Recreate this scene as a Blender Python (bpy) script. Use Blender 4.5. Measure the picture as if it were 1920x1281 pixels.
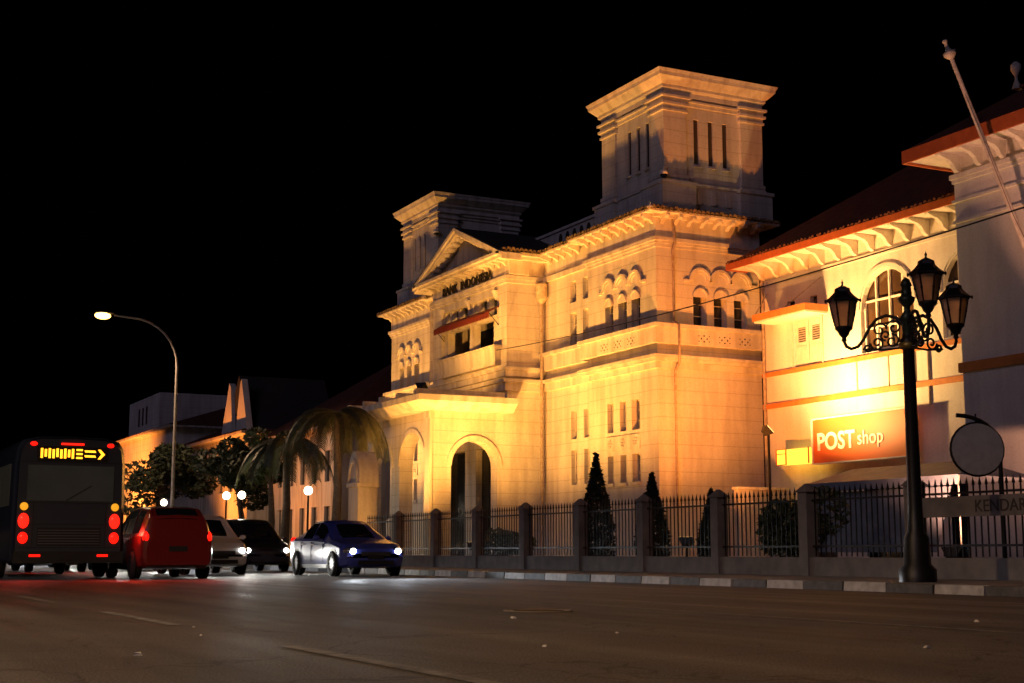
import bpy, math, random
from math import radians, sin, cos, pi, sqrt
from mathutils import Vector, Matrix
random.seed(7)
for o in list(bpy.data.objects): bpy.data.objects.remove(o)
SC = bpy.context.scene
COL = SC.collection

# ------------------------------------------------------------------ camera, sky, city-glow fill, exposure
cam = bpy.data.cameras.new('camera'); cam.lens = 50; cam.sensor_width = 36
cam.clip_start = .1; cam.clip_end = 3000
camo = bpy.data.objects.new('camera', cam); COL.objects.link(camo)
camo.location = (0, 0, .6); camo.rotation_euler = (radians(98.43), 0, radians(-26.9))
SC.camera = camo
W = bpy.data.worlds.new('World'); SC.world = W; W.use_nodes = True
nt = W.node_tree; bg = nt.nodes['Background']
sky = nt.nodes.new('ShaderNodeTexSky'); sky.sky_type = 'NISHITA'; sky.sun_disc = False
sky.sun_elevation = radians(-9); sky.sun_rotation = radians(215)
nt.links.new(sky.outputs[0], bg.inputs[0]); bg.inputs[1].default_value = .004
sl = bpy.data.lights.new('city_glow', 'SUN'); sl.energy = .17; sl.angle = radians(18); sl.color = (.74, .64, 1.0)  # weak mauve sun lamp added as fill for the city glow
so = bpy.data.objects.new('city_glow', sl); COL.objects.link(so)
so.rotation_euler = Vector((.80, .50, -.42)).to_track_quat('-Z', 'Y').to_euler()
VS = SC.view_settings; VS.view_transform = 'Standard'; VS.look = 'None'; VS.gamma = 1; VS.exposure = 0; VS.use_curve_mapping = False

# ------------------------------------------------------------------ materials
MATS = {}
def mat(name, col, rough=.6, metal=0, emit=None, es=0, noise=None, bump=0, bscale=20, spec=.5, trans=0):
    m = bpy.data.materials.new(name); m.use_nodes = True
    n = m.node_tree.nodes; l = m.node_tree.links; p = n['Principled BSDF']
    p.inputs['Base Color'].default_value = (*col, 1); p.inputs['Roughness'].default_value = rough
    p.inputs['Metallic'].default_value = metal; p.inputs['Specular IOR Level'].default_value = spec
    p.inputs['Transmission Weight'].default_value = trans
    if emit: p.inputs['Emission Color'].default_value = (*emit, 1); p.inputs['Emission Strength'].default_value = es
    if noise or bump:
        g = n.new('ShaderNodeNewGeometry')
        t = n.new('ShaderNodeTexNoise'); t.inputs['Scale'].default_value = noise[1] if noise else bscale
        t.inputs['Detail'].default_value = 6; l.new(g.outputs['Position'], t.inputs['Vector'])
        if noise:
            r = n.new('ShaderNodeValToRGB'); c2 = noise[0]
            r.color_ramp.elements[0].position = .32; r.color_ramp.elements[1].position = .68
            r.color_ramp.elements[0].color = (*c2, 1); r.color_ramp.elements[1].color = (*col, 1)
            l.new(t.outputs['Fac'], r.inputs['Fac']); l.new(r.outputs['Color'], p.inputs['Base Color'])
        if bump:
            t2 = n.new('ShaderNodeTexNoise'); t2.inputs['Scale'].default_value = bscale; t2.inputs['Detail'].default_value = 5
            l.new(g.outputs['Position'], t2.inputs['Vector'])
            b = n.new('ShaderNodeBump'); b.inputs['Strength'].default_value = bump; b.inputs['Distance'].default_value = .02
            l.new(t2.outputs['Fac'], b.inputs['Height']); l.new(b.outputs['Normal'], p.inputs['Normal'])
    MATS[name] = m; return m

def stucco(name, col, joints=True, grime=.5, jz=.5):
    """painted plaster: faint stains, rain streaks, scored horizontal joints"""
    m = bpy.data.materials.new(name); m.use_nodes = True
    n = m.node_tree.nodes; l = m.node_tree.links; p = n['Principled BSDF']
    p.inputs['Roughness'].default_value = .82; p.inputs['Specular IOR Level'].default_value = .25
    g = n.new('ShaderNodeNewGeometry')
    def noise(scale, det=5, vec=None):
        t = n.new('ShaderNodeTexNoise'); t.inputs['Scale'].default_value = scale; t.inputs['Detail'].default_value = det
        l.new(vec or g.outputs['Position'], t.inputs['Vector']); return t.outputs['Fac']
    def ramp(f, a, b, c0, c1):
        r = n.new('ShaderNodeValToRGB'); e = r.color_ramp.elements
        e[0].position = a; e[1].position = b; e[0].color = (*c0, 1); e[1].color = (*c1, 1)
        l.new(f, r.inputs['Fac']); return r.outputs['Color']
    def mul(a, b, f=1):
        x = n.new('ShaderNodeMixRGB'); x.blend_type = 'MULTIPLY'; x.inputs[0].default_value = f
        l.new(a, x.inputs[1]); l.new(b, x.inputs[2]); return x.outputs[0]
    big = ramp(noise(.55), .3, .7, tuple(c * .84 for c in col), col)
    mp = n.new('ShaderNodeMapping'); mp.inputs['Scale'].default_value = (1.6, 1.6, .2); l.new(g.outputs['Position'], mp.inputs['Vector'])
    st = ramp(noise(1.6, 6, mp.outputs[0]), .36, .56, (1 - .42 * grime, 1 - .47 * grime, 1 - .5 * grime), (1, 1, 1))
    c = mul(big, st)
    fine = ramp(noise(14, 8), .3, .62, (.9, .88, .86), (1, 1, 1)); c = mul(c, fine)
    bmp = n.new('ShaderNodeBump'); bmp.inputs['Strength'].default_value = .35; bmp.inputs['Distance'].default_value = .012
    h = noise(9, 6)
    if joints:
        s = n.new('ShaderNodeSeparateXYZ'); l.new(g.outputs['Position'], s.inputs[0])
        d = n.new('ShaderNodeMath'); d.operation = 'DIVIDE'; d.inputs[1].default_value = jz; l.new(s.outputs['Z'], d.inputs[0])
        fr = n.new('ShaderNodeMath'); fr.operation = 'FRACT'; l.new(d.outputs[0], fr.inputs[0])
        lt = n.new('ShaderNodeMath'); lt.operation = 'GREATER_THAN'; lt.inputs[1].default_value = .045; l.new(fr.outputs[0], lt.inputs[0])
        jn = ramp(lt.outputs[0], 0, 1, (.74, .7, .66), (1, 1, 1)); c = mul(c, jn)
        ad = n.new('ShaderNodeMath'); ad.operation = 'ADD'; l.new(lt.outputs[0], ad.inputs[0]); l.new(h, ad.inputs[1]); h = ad.outputs[0]
    l.new(h, bmp.inputs['Height']); l.new(bmp.outputs['Normal'], p.inputs['Normal'])
    l.new(c, p.inputs['Base Color']); MATS[name] = m; return m

stucco('bank_wall', (.76, .72, .66), True, .42)
stucco('bank_trim', (.78, .74, .68), False, .6)
stucco('post_wall', (.80, .77, .72), False, .22)
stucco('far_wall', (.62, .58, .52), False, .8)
mat('mossy_tile', (.34, .24, .13), .9, noise=((.07, .055, .03), 5), bump=.5, bscale=14)
mat('roof_tile', (.16, .05, .03), .85, noise=((.09, .03, .02), 3), bump=.5)
mat('dark_roof', (.035, .03, .03), .9, bump=.4)
mat('fascia_red', (.46, .11, .03), .6, noise=((.36, .08, .022), 4))
mat('band_orange', (.62, .22, .05), .65, noise=((.5, .16, .04), 4))
mat('window_glass', (.018, .02, .024), .12, spec=.6)
mat('glass_glow_tint', (.10, .055, .03), .14, spec=.7, noise=((.05, .03, .02), 1.4))  # orange reflection and interior light put into the pane colour
mat('white_paint', (.78, .75, .70), .55)
mat('shutter_paint', (.66, .60, .52), .6, noise=((.54, .48, .41), 6))
mat('louvre_dark', (.05, .035, .025), .8)
mat('letter_black', (.012, .010, .010), .45)
mat('awning_red', (.20, .03, .02), .75, noise=((.13, .02, .015), 5))
mat('pipe_paint', (.48, .40, .32), .6, noise=((.30, .22, .16), 7))
mat('iron_black', (.016, .015, .014), .42, metal=.4, bump=.2, bscale=60)
mat('iron_green', (.03, .045, .03), .4, metal=.3)
mat('iron_gold', (.32, .22, .06), .4, metal=.6)
mat('lantern_glass', (.62, .48, .36), .45, trans=.85, noise=((.45, .33, .24), 5))
mat('sign_orange', (.72, .14, .03), .5)
mat('sign_white', (.82, .80, .76), .5)
mat('yellow_box', (.85, .55, .06), .5, emit=(1, .62, .06), es=1.6)
mat('post_galv', (.34, .31, .28), .5, metal=.5, noise=((.22, .2, .18), 8))
mat('sodium_bulb', (1, .6, .2), .3, emit=(1, .50, .10), es=11)
mat('globe_lit', (1, .95, .85), .3, emit=(1, .86, .62), es=9)
mat('globe_violet', (.9, .88, 1), .3, emit=(.82, .76, 1), es=10)
mat('flood_lens', (1, .8, .5), .3, emit=(1, .62, .2), es=8)
mat('leaf_dark', (.034, .045, .018), .7, noise=((.016, .022, .010), 6))
mat('leaf_mid', (.07, .09, .03), .6, noise=((.035, .05, .018), 5))
mat('palm_leaf', (.06, .065, .025), .55, noise=((.03, .034, .014), 5))
mat('trunk', (.11, .075, .05), .9, noise=((.05, .035, .025), 9), bump=.8, bscale=25)
mat('kerb_white', (.50, .47, .43), .8, noise=((.30, .28, .25), 6), bump=.4)
mat('kerb_black', (.06, .055, .05), .8, noise=((.11, .1, .09), 6), bump=.4)
mat('pavement', (.22, .19, .165), .8, noise=((.14, .12, .105), 3), bump=.5, bscale=30)
mat('lawn', (.05, .06, .025), .9, noise=((.03, .036, .016), 4), bump=1, bscale=40)
mat('tarp', (.22, .25, .32), .55, noise=((.15, .17, .22), 3), bump=.3, bscale=5)
mat('cable', (.02, .018, .016), .6)
mat('flagpole_paint', (.66, .60, .52), .5, noise=((.46, .40, .33), 7))
mat('litter', (.55, .52, .47), .8)
mat('line_paint', (.15, .147, .14), .8, noise=((.05, .048, .046), 7), bump=.6, bscale=60)
mat('tyre', (.018, .018, .018), .85)
mat('rim', (.09, .09, .095), .5, metal=.6)
mat('car_black_trim', (.02, .02, .02), .5)
mat('car_glass', (.012, .014, .018), .06, spec=.8)
mat('chrome', (.6, .6, .6), .15, metal=1)
mat('headlight_lit', (1, 1, 1), .2, emit=(1, .97, .90), es=26)
mat('headlight_blue', (1, 1, 1), .2, emit=(.80, .88, 1), es=26)
mat('taillight_lit', (.6, .02, .02), .25, emit=(1, .008, .003), es=2)
mat('brake_lit', (.6, .02, .02), .25, emit=(1, .010, .004), es=3)
mat('indicator_lit', (.8, .35, .03), .3, emit=(1, .42, .02), es=.9)
mat('plate', (.02, .02, .02), .5)
mat('lamp_housing', (.30, .31, .33), .1, metal=.6)
mat('bus_glass_glow', (.05, .05, .05), .1, emit=(1, .86, .62), es=.010, noise=((.02, .02, .02), 1.5))  # faint emission in the glass stands for a lit interior
mat('led_amber', (.9, .4, .02), .4, emit=(1, .36, .015), es=3.6)
mat('led_board', (.012, .011, .01), .6)
mat('strip_blue', (.1, .12, .8), .3, emit=(.10, .14, 1), es=3)
for nme, c in [('paint_white', (.72, .72, .72)), ('paint_silver', (.42, .43, .45)), ('paint_black', (.02, .02, .022)),
               ('paint_red', (.20, .014, .012)), ('paint_blue', (.05, .07, .36)), ('paint_grey', (.14, .145, .15)), ('paint_bus', (.05, .06, .075))]:
    m = mat(nme, c, .3, metal=.15 if 'silver' in nme or 'grey' in nme else 0, spec=.6)
    m.node_tree.nodes['Principled BSDF'].inputs['Coat Weight'].default_value = .6

def asphalt():
    m = bpy.data.materials.new('asphalt'); m.use_nodes = True
    n = m.node_tree.nodes; l = m.node_tree.links; p = n['Principled BSDF']
    g = n.new('ShaderNodeNewGeometry')
    def noise(s, d=6, v=None):
        t = n.new('ShaderNodeTexNoise'); t.inputs['Scale'].default_value = s; t.inputs['Detail'].default_value = d
        l.new(v or g.outputs['Position'], t.inputs['Vector']); return t.outputs['Fac']
    def ramp(f, a, b, c0, c1):
        r = n.new('ShaderNodeValToRGB'); e = r.color_ramp.elements; e[0].position = a; e[1].position = b
        e[0].color = (*c0, 1); e[1].color = (*c1, 1); l.new(f, r.inputs['Fac']); return r.outputs['Color']
    def mul(a, b, k='MULTIPLY'):
        x = n.new('ShaderNodeMixRGB'); x.blend_type = k; x.inputs[0].default_value = 1; l.new(a, x.inputs[1]); l.new(b, x.inputs[2]); return x.outputs[0]
    mp = n.new('ShaderNodeMapping'); mp.inputs['Scale'].default_value = (1.1, .09, 1); l.new(g.outputs['Position'], mp.inputs['Vector'])
    wear = ramp(noise(1, 5, mp.outputs[0]), .35, .65, (.62, .62, .62), (1.25, 1.22, 1.2))
    agg = ramp(noise(60, 4), .36, .64, (.020, .019, .019), (.112, .106, .102))
    blot = ramp(noise(.8, 6), .35, .66, (.82, .81, .80), (1.06, 1.06, 1.06))
    vor = n.new('ShaderNodeTexVoronoi'); vor.inputs['Scale'].default_value = 46; l.new(g.outputs['Position'], vor.inputs['Vector'])
    chip = ramp(vor.outputs['Distance'], .04, .11, (2.3, 2.2, 2.1), (1, 1, 1))
    c = mul(mul(mul(agg, wear), blot), chip)
    cv = n.new('ShaderNodeTexVoronoi'); cv.feature = 'DISTANCE_TO_EDGE'; cv.inputs['Scale'].default_value = .55
    wn = n.new('ShaderNodeTexNoise'); wn.inputs['Scale'].default_value = 2.2; wn.inputs['Detail'].default_value = 6; l.new(g.outputs['Position'], wn.inputs['Vector'])
    va = n.new('ShaderNodeVectorMath'); va.operation = 'MULTIPLY_ADD'; va.inputs[1].default_value = (.55, .55, .55); l.new(wn.outputs['Color'], va.inputs[0]); l.new(g.outputs['Position'], va.inputs[2]); l.new(va.outputs[0], cv.inputs['Vector'])
    crack = ramp(cv.outputs['Distance'], .002, .010, (.35, .34, .33), (1, 1, 1)); c = mul(c, crack)
    patch = n.new('ShaderNodeTexVoronoi'); patch.inputs['Scale'].default_value = .16; patch.distance = 'CHEBYCHEV'; l.new(g.outputs['Position'], patch.inputs['Vector'])
    pr = ramp(patch.outputs['Color'], .25, .75, (.9, .9, .9), (1.07, 1.06, 1.05)); c = mul(c, pr)
    l.new(c, p.inputs['Base Color'])
    ro = ramp(noise(1.5, 5, mp.outputs[0]), .3, .7, (.58, .58, .58), (.82, .82, .82)); l.new(ro, p.inputs['Roughness'])
    p.inputs['Specular IOR Level'].default_value = .35
    b = n.new('ShaderNodeBump'); b.inputs['Strength'].default_value = 1; b.inputs['Distance'].default_value = .02
    l.new(noise(70, 4), b.inputs['Height']); l.new(b.outputs['Normal'], p.inputs['Normal'])
    MATS['asphalt'] = m
asphalt()

# ------------------------------------------------------------------ mesh helpers
class MB:
    def __init__(s): s.v = []; s.f = []; s.smooth = set()
    def add(s, vs, fs, smooth=False):
        b = len(s.v); s.v += [tuple(v) for v in vs]
        for f in fs:
            if smooth: s.smooth.add(len(s.f))
            s.f.append(tuple(b + i for i in f))
        return s
    def box(s, x0, x1, y0, y1, z0, z1):
        x0, x1 = min(x0, x1), max(x0, x1); y0, y1 = min(y0, y1), max(y0, y1); z0, z1 = min(z0, z1), max(z0, z1)
        return s.add([(x0, y0, z0), (x1, y0, z0), (x1, y1, z0), (x0, y1, z0), (x0, y0, z1), (x1, y0, z1), (x1, y1, z1), (x0, y1, z1)],
                     [(0, 3, 2, 1), (4, 5, 6, 7), (0, 1, 5, 4), (1, 2, 6, 5), (2, 3, 7, 6), (3, 0, 4, 7)])
    def frustum(s, a, b):
        """a, b = (x0,x1,y0,y1,z)"""
        q = lambda r: [(r[0], r[2], r[4]), (r[1], r[2], r[4]), (r[1], r[3], r[4]), (r[0], r[3], r[4])]
        return s.add(q(a) + q(b), [(0, 3, 2, 1), (4, 5, 6, 7), (0, 1, 5, 4), (1, 2, 6, 5), (2, 3, 7, 6), (3, 0, 4, 7)])
    def quad(s, a, b, c, d): return s.add([a, b, c, d], [(0, 1, 2, 3)])
    def prism(s, pts, d):
        """pts: polygon of 3-D points, d: extrusion vector"""
        n = len(pts); q = [tuple(p[i] + d[i] for i in range(3)) for p in pts]
        return s.add(list(pts) + q, [tuple(range(n - 1, -1, -1)), tuple(range(n, 2 * n))] + [(i, (i + 1) % n, n + (i + 1) % n, n + i) for i in range(n)])
    def tube(s, path, r, n=8, cap=True):
        path = [Vector(p) for p in path]; m = len(path); vs = []
        for i, p in enumerate(path):
            t = (path[min(i + 1, m - 1)] - path[max(i - 1, 0)]).normalized()
            a = t.orthogonal().normalized() if i == 0 else (pa - t * pa.dot(t)).normalized()
            pa = a; b = t.cross(a); rr = r[i] if isinstance(r, (list, tuple)) else r
            vs += [tuple(p + (a * cos(2 * pi * k / n) + b * sin(2 * pi * k / n)) * rr) for k in range(n)]
        fs = [(i * n + k, i * n + (k + 1) % n, (i + 1) * n + (k + 1) % n, (i + 1) * n + k) for i in range(m - 1) for k in range(n)]
        s.add(vs, fs, True)
        if cap: s.add([vs[k] for k in range(n)] + [vs[(m - 1) * n + k] for k in range(n)], [tuple(range(n - 1, -1, -1)), tuple(range(n, 2 * n))])
        return s
    def lathe(s, prof, c=(0, 0, 0), n=14, smooth=True):
        vs = [(c[0] + r * cos(2 * pi * k / n), c[1] + r * sin(2 * pi * k / n), c[2] + z) for r, z in prof for k in range(n)]
        return s.add(vs, [(i * n + k, i * n + (k + 1) % n, (i + 1) * n + (k + 1) % n, (i + 1) * n + k) for i in range(len(prof) - 1) for k in range(n)], smooth)
    def ell(s, c, r, n=12, m=8):
        prof = [(max(1e-4, sin(pi * i / m)), -cos(pi * i / m)) for i in range(m + 1)]
        vs = [(c[0] + r[0] * a * cos(2 * pi * k / n), c[1] + r[1] * a * sin(2 * pi * k / n), c[2] + r[2] * z) for a, z in prof for k in range(n)]
        return s.add(vs, [(i * n + k, i * n + (k + 1) % n, (i + 1) * n + (k + 1) % n, (i + 1) * n + k) for i in range(m) for k in range(n)], True)
    def mesh(s, name, m):
        me = bpy.data.meshes.new(name); me.from_pydata(s.v, [], s.f)
        for i in s.smooth: me.polygons[i].use_smooth = True
        if m: me.materials.append(MATS[m])
        me.update(); return me
def link(name, me, parent=None, loc=None, rot=None):
    o = bpy.data.objects.new(name, me); COL.objects.link(o)
    if parent is not None:
        o.parent = parent
        p = parent
        off = Vector((0, 0, 0))
        while p is not None: off += p.location; p = p.parent
        o.location = (Vector(loc) if loc else Vector((0, 0, 0))) - off
    elif loc: o.location = loc
    if rot: o.rotation_euler = rot
    return o
def part(name, mb, m, parent): return link(name, mb.mesh(name, m), parent)
def lpart(name, mb, m, parent):            # coordinates local to the parent
    o = bpy.data.objects.new(name, mb.mesh(name, m)); COL.objects.link(o); o.parent = parent; return o
def thing(name, label, cat, loc, group=None, rz=0):
    o = bpy.data.objects.new(name, None); COL.objects.link(o); o.empty_display_size = .3
    o.location = loc; o.rotation_euler = (0, 0, rz); return tag(o, label, cat, group)
def tag(o, label, cat, group=None, kind=None):
    if label: o['label'] = label
    if cat: o['category'] = cat
    if group: o['group'] = group
    if kind: o['kind'] = kind
    return o
def structure(name, mb, m):
    o = link(name, mb.mesh(name, m)); o['kind'] = 'structure'; return o
def spot(parent, loc, target, power, col, cone=110, blend=.6, size=.15, name='lamp_light'):
    d = bpy.data.lights.new(name, 'SPOT'); d.energy = power; d.color = col; d.spot_size = radians(cone); d.spot_blend = blend; d.shadow_soft_size = size
    o = link(name, d, parent, loc); o.rotation_euler = (Vector(target) - Vector(loc)).to_track_quat('-Z', 'Y').to_euler(); return o
def text_mesh(name, body, size, ext, m, off=0):
    cu = bpy.data.curves.new(name, 'FONT'); cu.body = body; cu.size = size; cu.extrude = ext; cu.offset = off; cu.resolution_u = 4
    o = bpy.data.objects.new(name, cu); COL.objects.link(o)
    bpy.context.view_layer.update()
    me = bpy.data.meshes.new_from_object(o.evaluated_get(bpy.context.evaluated_depsgraph_get()))
    bpy.data.objects.remove(o); me.materials.clear(); me.materials.append(MATS[m]); return me
def letters(me, parent, loc, m, name='letter'):
    import bmesh
    bm = bmesh.new(); bm.from_mesh(me); bmesh.ops.remove_doubles(bm, verts=bm.verts, dist=1e-5); bm.verts.ensure_lookup_table(); seen = set()
    for v0 in bm.verts:
        if v0.index in seen: continue
        st = [v0]; isl = []; seen.add(v0.index)
        while st:
            v = st.pop(); isl.append(v)
            for e in v.link_edges:
                w = e.other_vert(v)
                if w.index not in seen: seen.add(w.index); st.append(w)
        ix = {v.index: i for i, v in enumerate(isl)}; fs = {f for v in isl for f in v.link_faces}
        mb = MB(); mb.v = [tuple(v.co) for v in isl]; mb.f = [tuple(ix[v.index] for v in f.verts) for f in fs]
        link(name, mb.mesh(name, m), parent, loc, ROT_A)
    bm.free()
ROT_A = (radians(90), 0, radians(-90))     # lettering that reads from the -X side

# faces of buildings: 'A' looks to -X (towards the street), 'B' looks to -Y
def P(face, c, u, out, z): return (c - out, u, z) if face == 'A' else (u, c - out, z)
def fbox(mb, face, c, u0, u1, o0, o1, z0, z1):
    a = P(face, c, u0, o0, z0); b = P(face, c, u1, o1, z1); return mb.box(a[0], b[0], a[1], b[1], a[2], b[2])
def wall_panel(mb, face, c, u0, u1, z0, z1, ops=(), depth=.25):
    us = sorted({u0, u1, *[o[0] for o in ops], *[o[1] for o in ops]}); zs = sorted({z0, z1, *[o[2] for o in ops], *[o[3] for o in ops]})
    for i in range(len(us) - 1):
        for j in range(len(zs) - 1):
            um = (us[i] + us[i + 1]) / 2; zm = (zs[j] + zs[j + 1]) / 2
            if any(o[0] < um < o[1] and o[2] < zm < o[3] for o in ops): continue
            mb.quad(P(face, c, us[i], 0, zs[j]), P(face, c, us[i + 1], 0, zs[j]), P(face, c, us[i + 1], 0, zs[j + 1]), P(face, c, us[i], 0, zs[j + 1]))
    for a, b, s, t in ops:
        q = [(a, s), (b, s), (b, t), (a, t)]
        for k in range(4):
            (ua, za), (ub, zb) = q[k], q[(k + 1) % 4]
            mb.quad(P(face, c, ua, 0, za), P(face, c, ub, 0, zb), P(face, c, ub, -depth, zb), P(face, c, ua, -depth, za))
def arc_ring(mb, face, c, u, z, r0, r1, o0, o1, a0=0, a1=pi, n=14):
    """extruded ring sector standing on a face"""
    A = [a0 + (a1 - a0) * k / n for k in range(n + 1)]
    vs = []
    for a in A:
        for r, o in ((r0, o0), (r1, o0), (r1, o1), (r0, o1)):
            vs.append(P(face, c, u + r * cos(a), o, z + r * sin(a)))
    fs = [(4 * i + k, 4 * i + (k + 1) % 4, 4 * i + 4 + (k + 1) % 4, 4 * i + 4 + k) for i in range(n) for k in range(4)] + [(0, 1, 2, 3), (4 * n, 4 * n + 1, 4 * n + 2, 4 * n + 3)]
    mb.add(vs, fs)
def half_disc(mb, face, c, u, z, r, o0, o1, a0=0, a1=pi, n=14):
    pts = [P(face, c, u + r * cos(a0 + (a1 - a0) * k / n), o0, z + r * sin(a0 + (a1 - a0) * k / n)) for k in range(n + 1)]
    d = Vector(P(face, c, 0, o1, 0)) - Vector(P(face, c, 0, o0, 0)); mb.prism(pts, d)

# ------------------------------------------------------------------ ground, road, pavement
structure('ground', MB().box(-900, 900, -300, 1500, -.6, -.02), 'lawn')
g = MB(); g.quad((-9, -40, 0), (15, -40, 0), (15, 400, 0), (-9, 400, 0)); structure('road', g, 'asphalt')
pv = structure('pavement', MB().box(15.16, 18.6, -20, 300, -.5, .13), 'pavement')
structure('garden', MB().box(18.6, 60, -20, 300, -.5, .10), 'lawn')
structure('near_pavement', MB().box(-14, -9.16, -40, 300, -.5, .13), 'pavement')
kb = thing('kerb', None, None, (15, 0, 0)); kb['kind'] = 'structure'
ks = MB().add([(-.0, .012, -.1), (.16, .012, -.1), (.16, .988, -.1), (0, .988, -.1), (.02, .02, .14), (.15, .02, .145), (.15, .98, .145), (.02, .98, .14)],
              [(0, 3, 2, 1), (4, 5, 6, 7), (0, 1, 5, 4), (1, 2, 6, 5), (2, 3, 7, 6), (3, 0, 4, 7)])
kw, kd = ks.mesh('kerb_stone', 'kerb_white'), ks.mesh('kerb_stone', 'kerb_black')
for i in range(90):
    link('kerb_stone', kw if i % 2 else kd, kb, (15 + random.uniform(-.008, .008), 4 + i, random.uniform(-.012, .006)))
for i, x in enumerate((2.95, 8.3)):
    ln = MB()
    y = -6.
    while y < 150:
        ln.quad((x - .06, y, .004), (x + .06, y, .004), (x + .06, y + (3.0 if i == 0 else 9.9), .004), (x - .06, y + (3.0 if i == 0 else 9.9), .004)); y += 6.0 if i == 0 else 10
    structure('lane_marking', ln, 'line_paint')
mh = thing('manhole_cover', 'round iron manhole cover set in the asphalt', 'manhole', (7.0, 13.2, 0))
part('frame', MB().lathe([(.36, 0), (.36, .006), (.32, .008), (.32, 0)], (7.0, 13.2, .002), 24), 'pavement', mh); part('lid', MB().lathe([(.315, .0), (.315, .004), (0, .005)], (7.0, 13.2, .001), 24), 'iron_black', mh)
for k in range(5): part('rib', MB().box(6.78, 7.22, 13.04 + k * .07, 13.07 + k * .07, .005, .011), 'iron_black', mh)
for i, (x, y) in enumerate([(3.0, 11.6), (2.75, 10.4), (5.6, 9.3), (6.5, 7.0), (8.6, 6.6), (4.4, 8.2), (1.9, 8.6), (9.3, 9.4), (6.0, 11.8)]):
    s = random.uniform(.012, .03)
    q = MB().add([(-s, -s * .6, 0), (s, -s * .7, 0), (s * .8, s * .6, .004), (-s * .7, s * .7, 0), (-s * .7, -s * .4, s * .6), (s * .6, -s * .4, s * .5), (s * .5, s * .4, s * .7), (-s * .5, s * .5, s * .5)],
                 [(0, 3, 2, 1), (4, 5, 6, 7), (0, 1, 5, 4), (1, 2, 6, 5), (2, 3, 7, 6), (3, 0, 4, 7)])
    tag(link('litter_scrap', q.mesh('litter_scrap', 'litter'), None, (x, y, .001), (0, 0, i)), 'small pale scrap of litter lying on the dark asphalt', 'litter', 'litter scraps on the road')

# ------------------------------------------------------------------ bank building
BK = thing('bank_building', 'large two-towered white colonial bank floodlit amber, with gabled porch and BANK INDONESIA lettering', 'building', (28.2, 43.77, 0))
R = lambda n, mb, m='bank_trim': part(n, mb, m, BK)
XW, YC, YM = 28.2, 43.77, 56.75        # front plane, near corner, axis of symmetry
def mir(y0, y1, far): return (y0, y1) if not far else (2 * YM - y1, 2 * YM - y0)
# slit windows: (centre, width)
WA = [(47.19, .62), (46.19, .62), (45.22, .62)]
GA = [(47.17, .46), (46.24, .46), (45.32, .56)]
WB = [(30.12, .60), (31.05, .60), (31.98, .60)]
brk = MB().prism([(0, 0, 0), (.46, 0, 0), (.46, 0, -.10), (.40, 0, -.16), (.16, 0, -.20), (0, 0, -.34)], (0, .16, 0))   # local: x = outwards
brA = MB(); brA.v = [(-x, y, z) for x, y, z in brk.v]; brA.f = [tuple(reversed(f)) for f in brk.f]
brB = MB(); brB.v = [(y, -x, z) for x, y, z in brk.v]; brB.f = [tuple(reversed(f)) for f in brk.f]
meA, meB = brA.mesh('bracket', 'bank_trim'), brB.mesh('bracket', 'bank_trim')
def eave_tiles(mb, face, c, u0, u1, z, out, pitch=.2, r=.095, ln=.3):
    n = max(1, int(abs(u1 - u0) / pitch)); st = (u1 - u0) / n
    for i in range(n):
        u = u0 + (i + .5) * st; zz = z + random.uniform(-.018, .02); oo = out + random.uniform(-.02, .03); rr = r * random.uniform(.85, 1.15)
        ring = []
        for o, dz in ((oo, 0), (oo - ln, .07)):
            for k in range(6):
                a = pi * k / 5; ring.append(P(face, c, u + rr * cos(a), o, zz + dz + rr * 1.1 * sin(a)))
        mb.add(ring, [(k, k + 1, 7 + k, 6 + k) for k in range(5)] + [tuple(range(6))])
        ring = [];
        for k in range(5):                                  # the drooping pan tile between two covers
            a = pi + pi * k / 4; ring.append(P(face, c, u + st / 2 + rr * .8 * cos(a), oo - .02, zz + .02 + rr * sin(a)))
        mb.add(ring, [tuple(range(5))])
def slit_window(face, c, u, w, z0, z1, parent, depth=.25):
    f = MB(); t = .05
    for a, b, s, e in ((u - w / 2, u - w / 2 + t, z0, z1), (u + w / 2 - t, u + w / 2, z0, z1), (u - w / 2 + t, u + w / 2 - t, z0, z0 + t), (u - w / 2 + t, u + w / 2 - t, z1 - t, z1)):
        fbox(f, face, c, a, b, -depth - .06, -depth + .012, s, e)
    for zz in (z0 + (z1 - z0) * .33, z0 + (z1 - z0) * .66): fbox(f, face, c, u - w / 2 + t, u + w / 2 - t, -depth - .05, -depth + .004, zz - .012, zz + .012)
    o = part('window', f, 'shutter_paint', parent)
    gl = MB(); fbox(gl, face, c, u - w / 2, u + w / 2, -depth - .10, -depth - .07, z0, z1); part('pane', gl, 'window_glass', o)
def hoods(face, c, cs, z, parent):
    for u in cs:
        h = MB(); arc_ring(h, face, c, u, z, .40, .50, 0, .10); arc_ring(h, face, c, u, z, .30, .40, 0, .05); part('hood_mould', h, 'bank_trim', parent)
        d = MB(); half_disc(d, face, c, u, z - .62, .33, .002, .05); arc_ring(d, face, c, u, z - .62, .28, .345, 0, .085); part('blind_arch', d, 'bank_trim', parent)
    m = MB(); lo, hi = min(cs) - .47, max(cs) + .47
    for a, b in ((lo - .26, lo), (hi, hi + .26)): fbox(m, face, c, a, b, 0, .09, z - .08, z + .02)
    part('hood_stop', m, 'bank_trim', parent)
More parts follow.
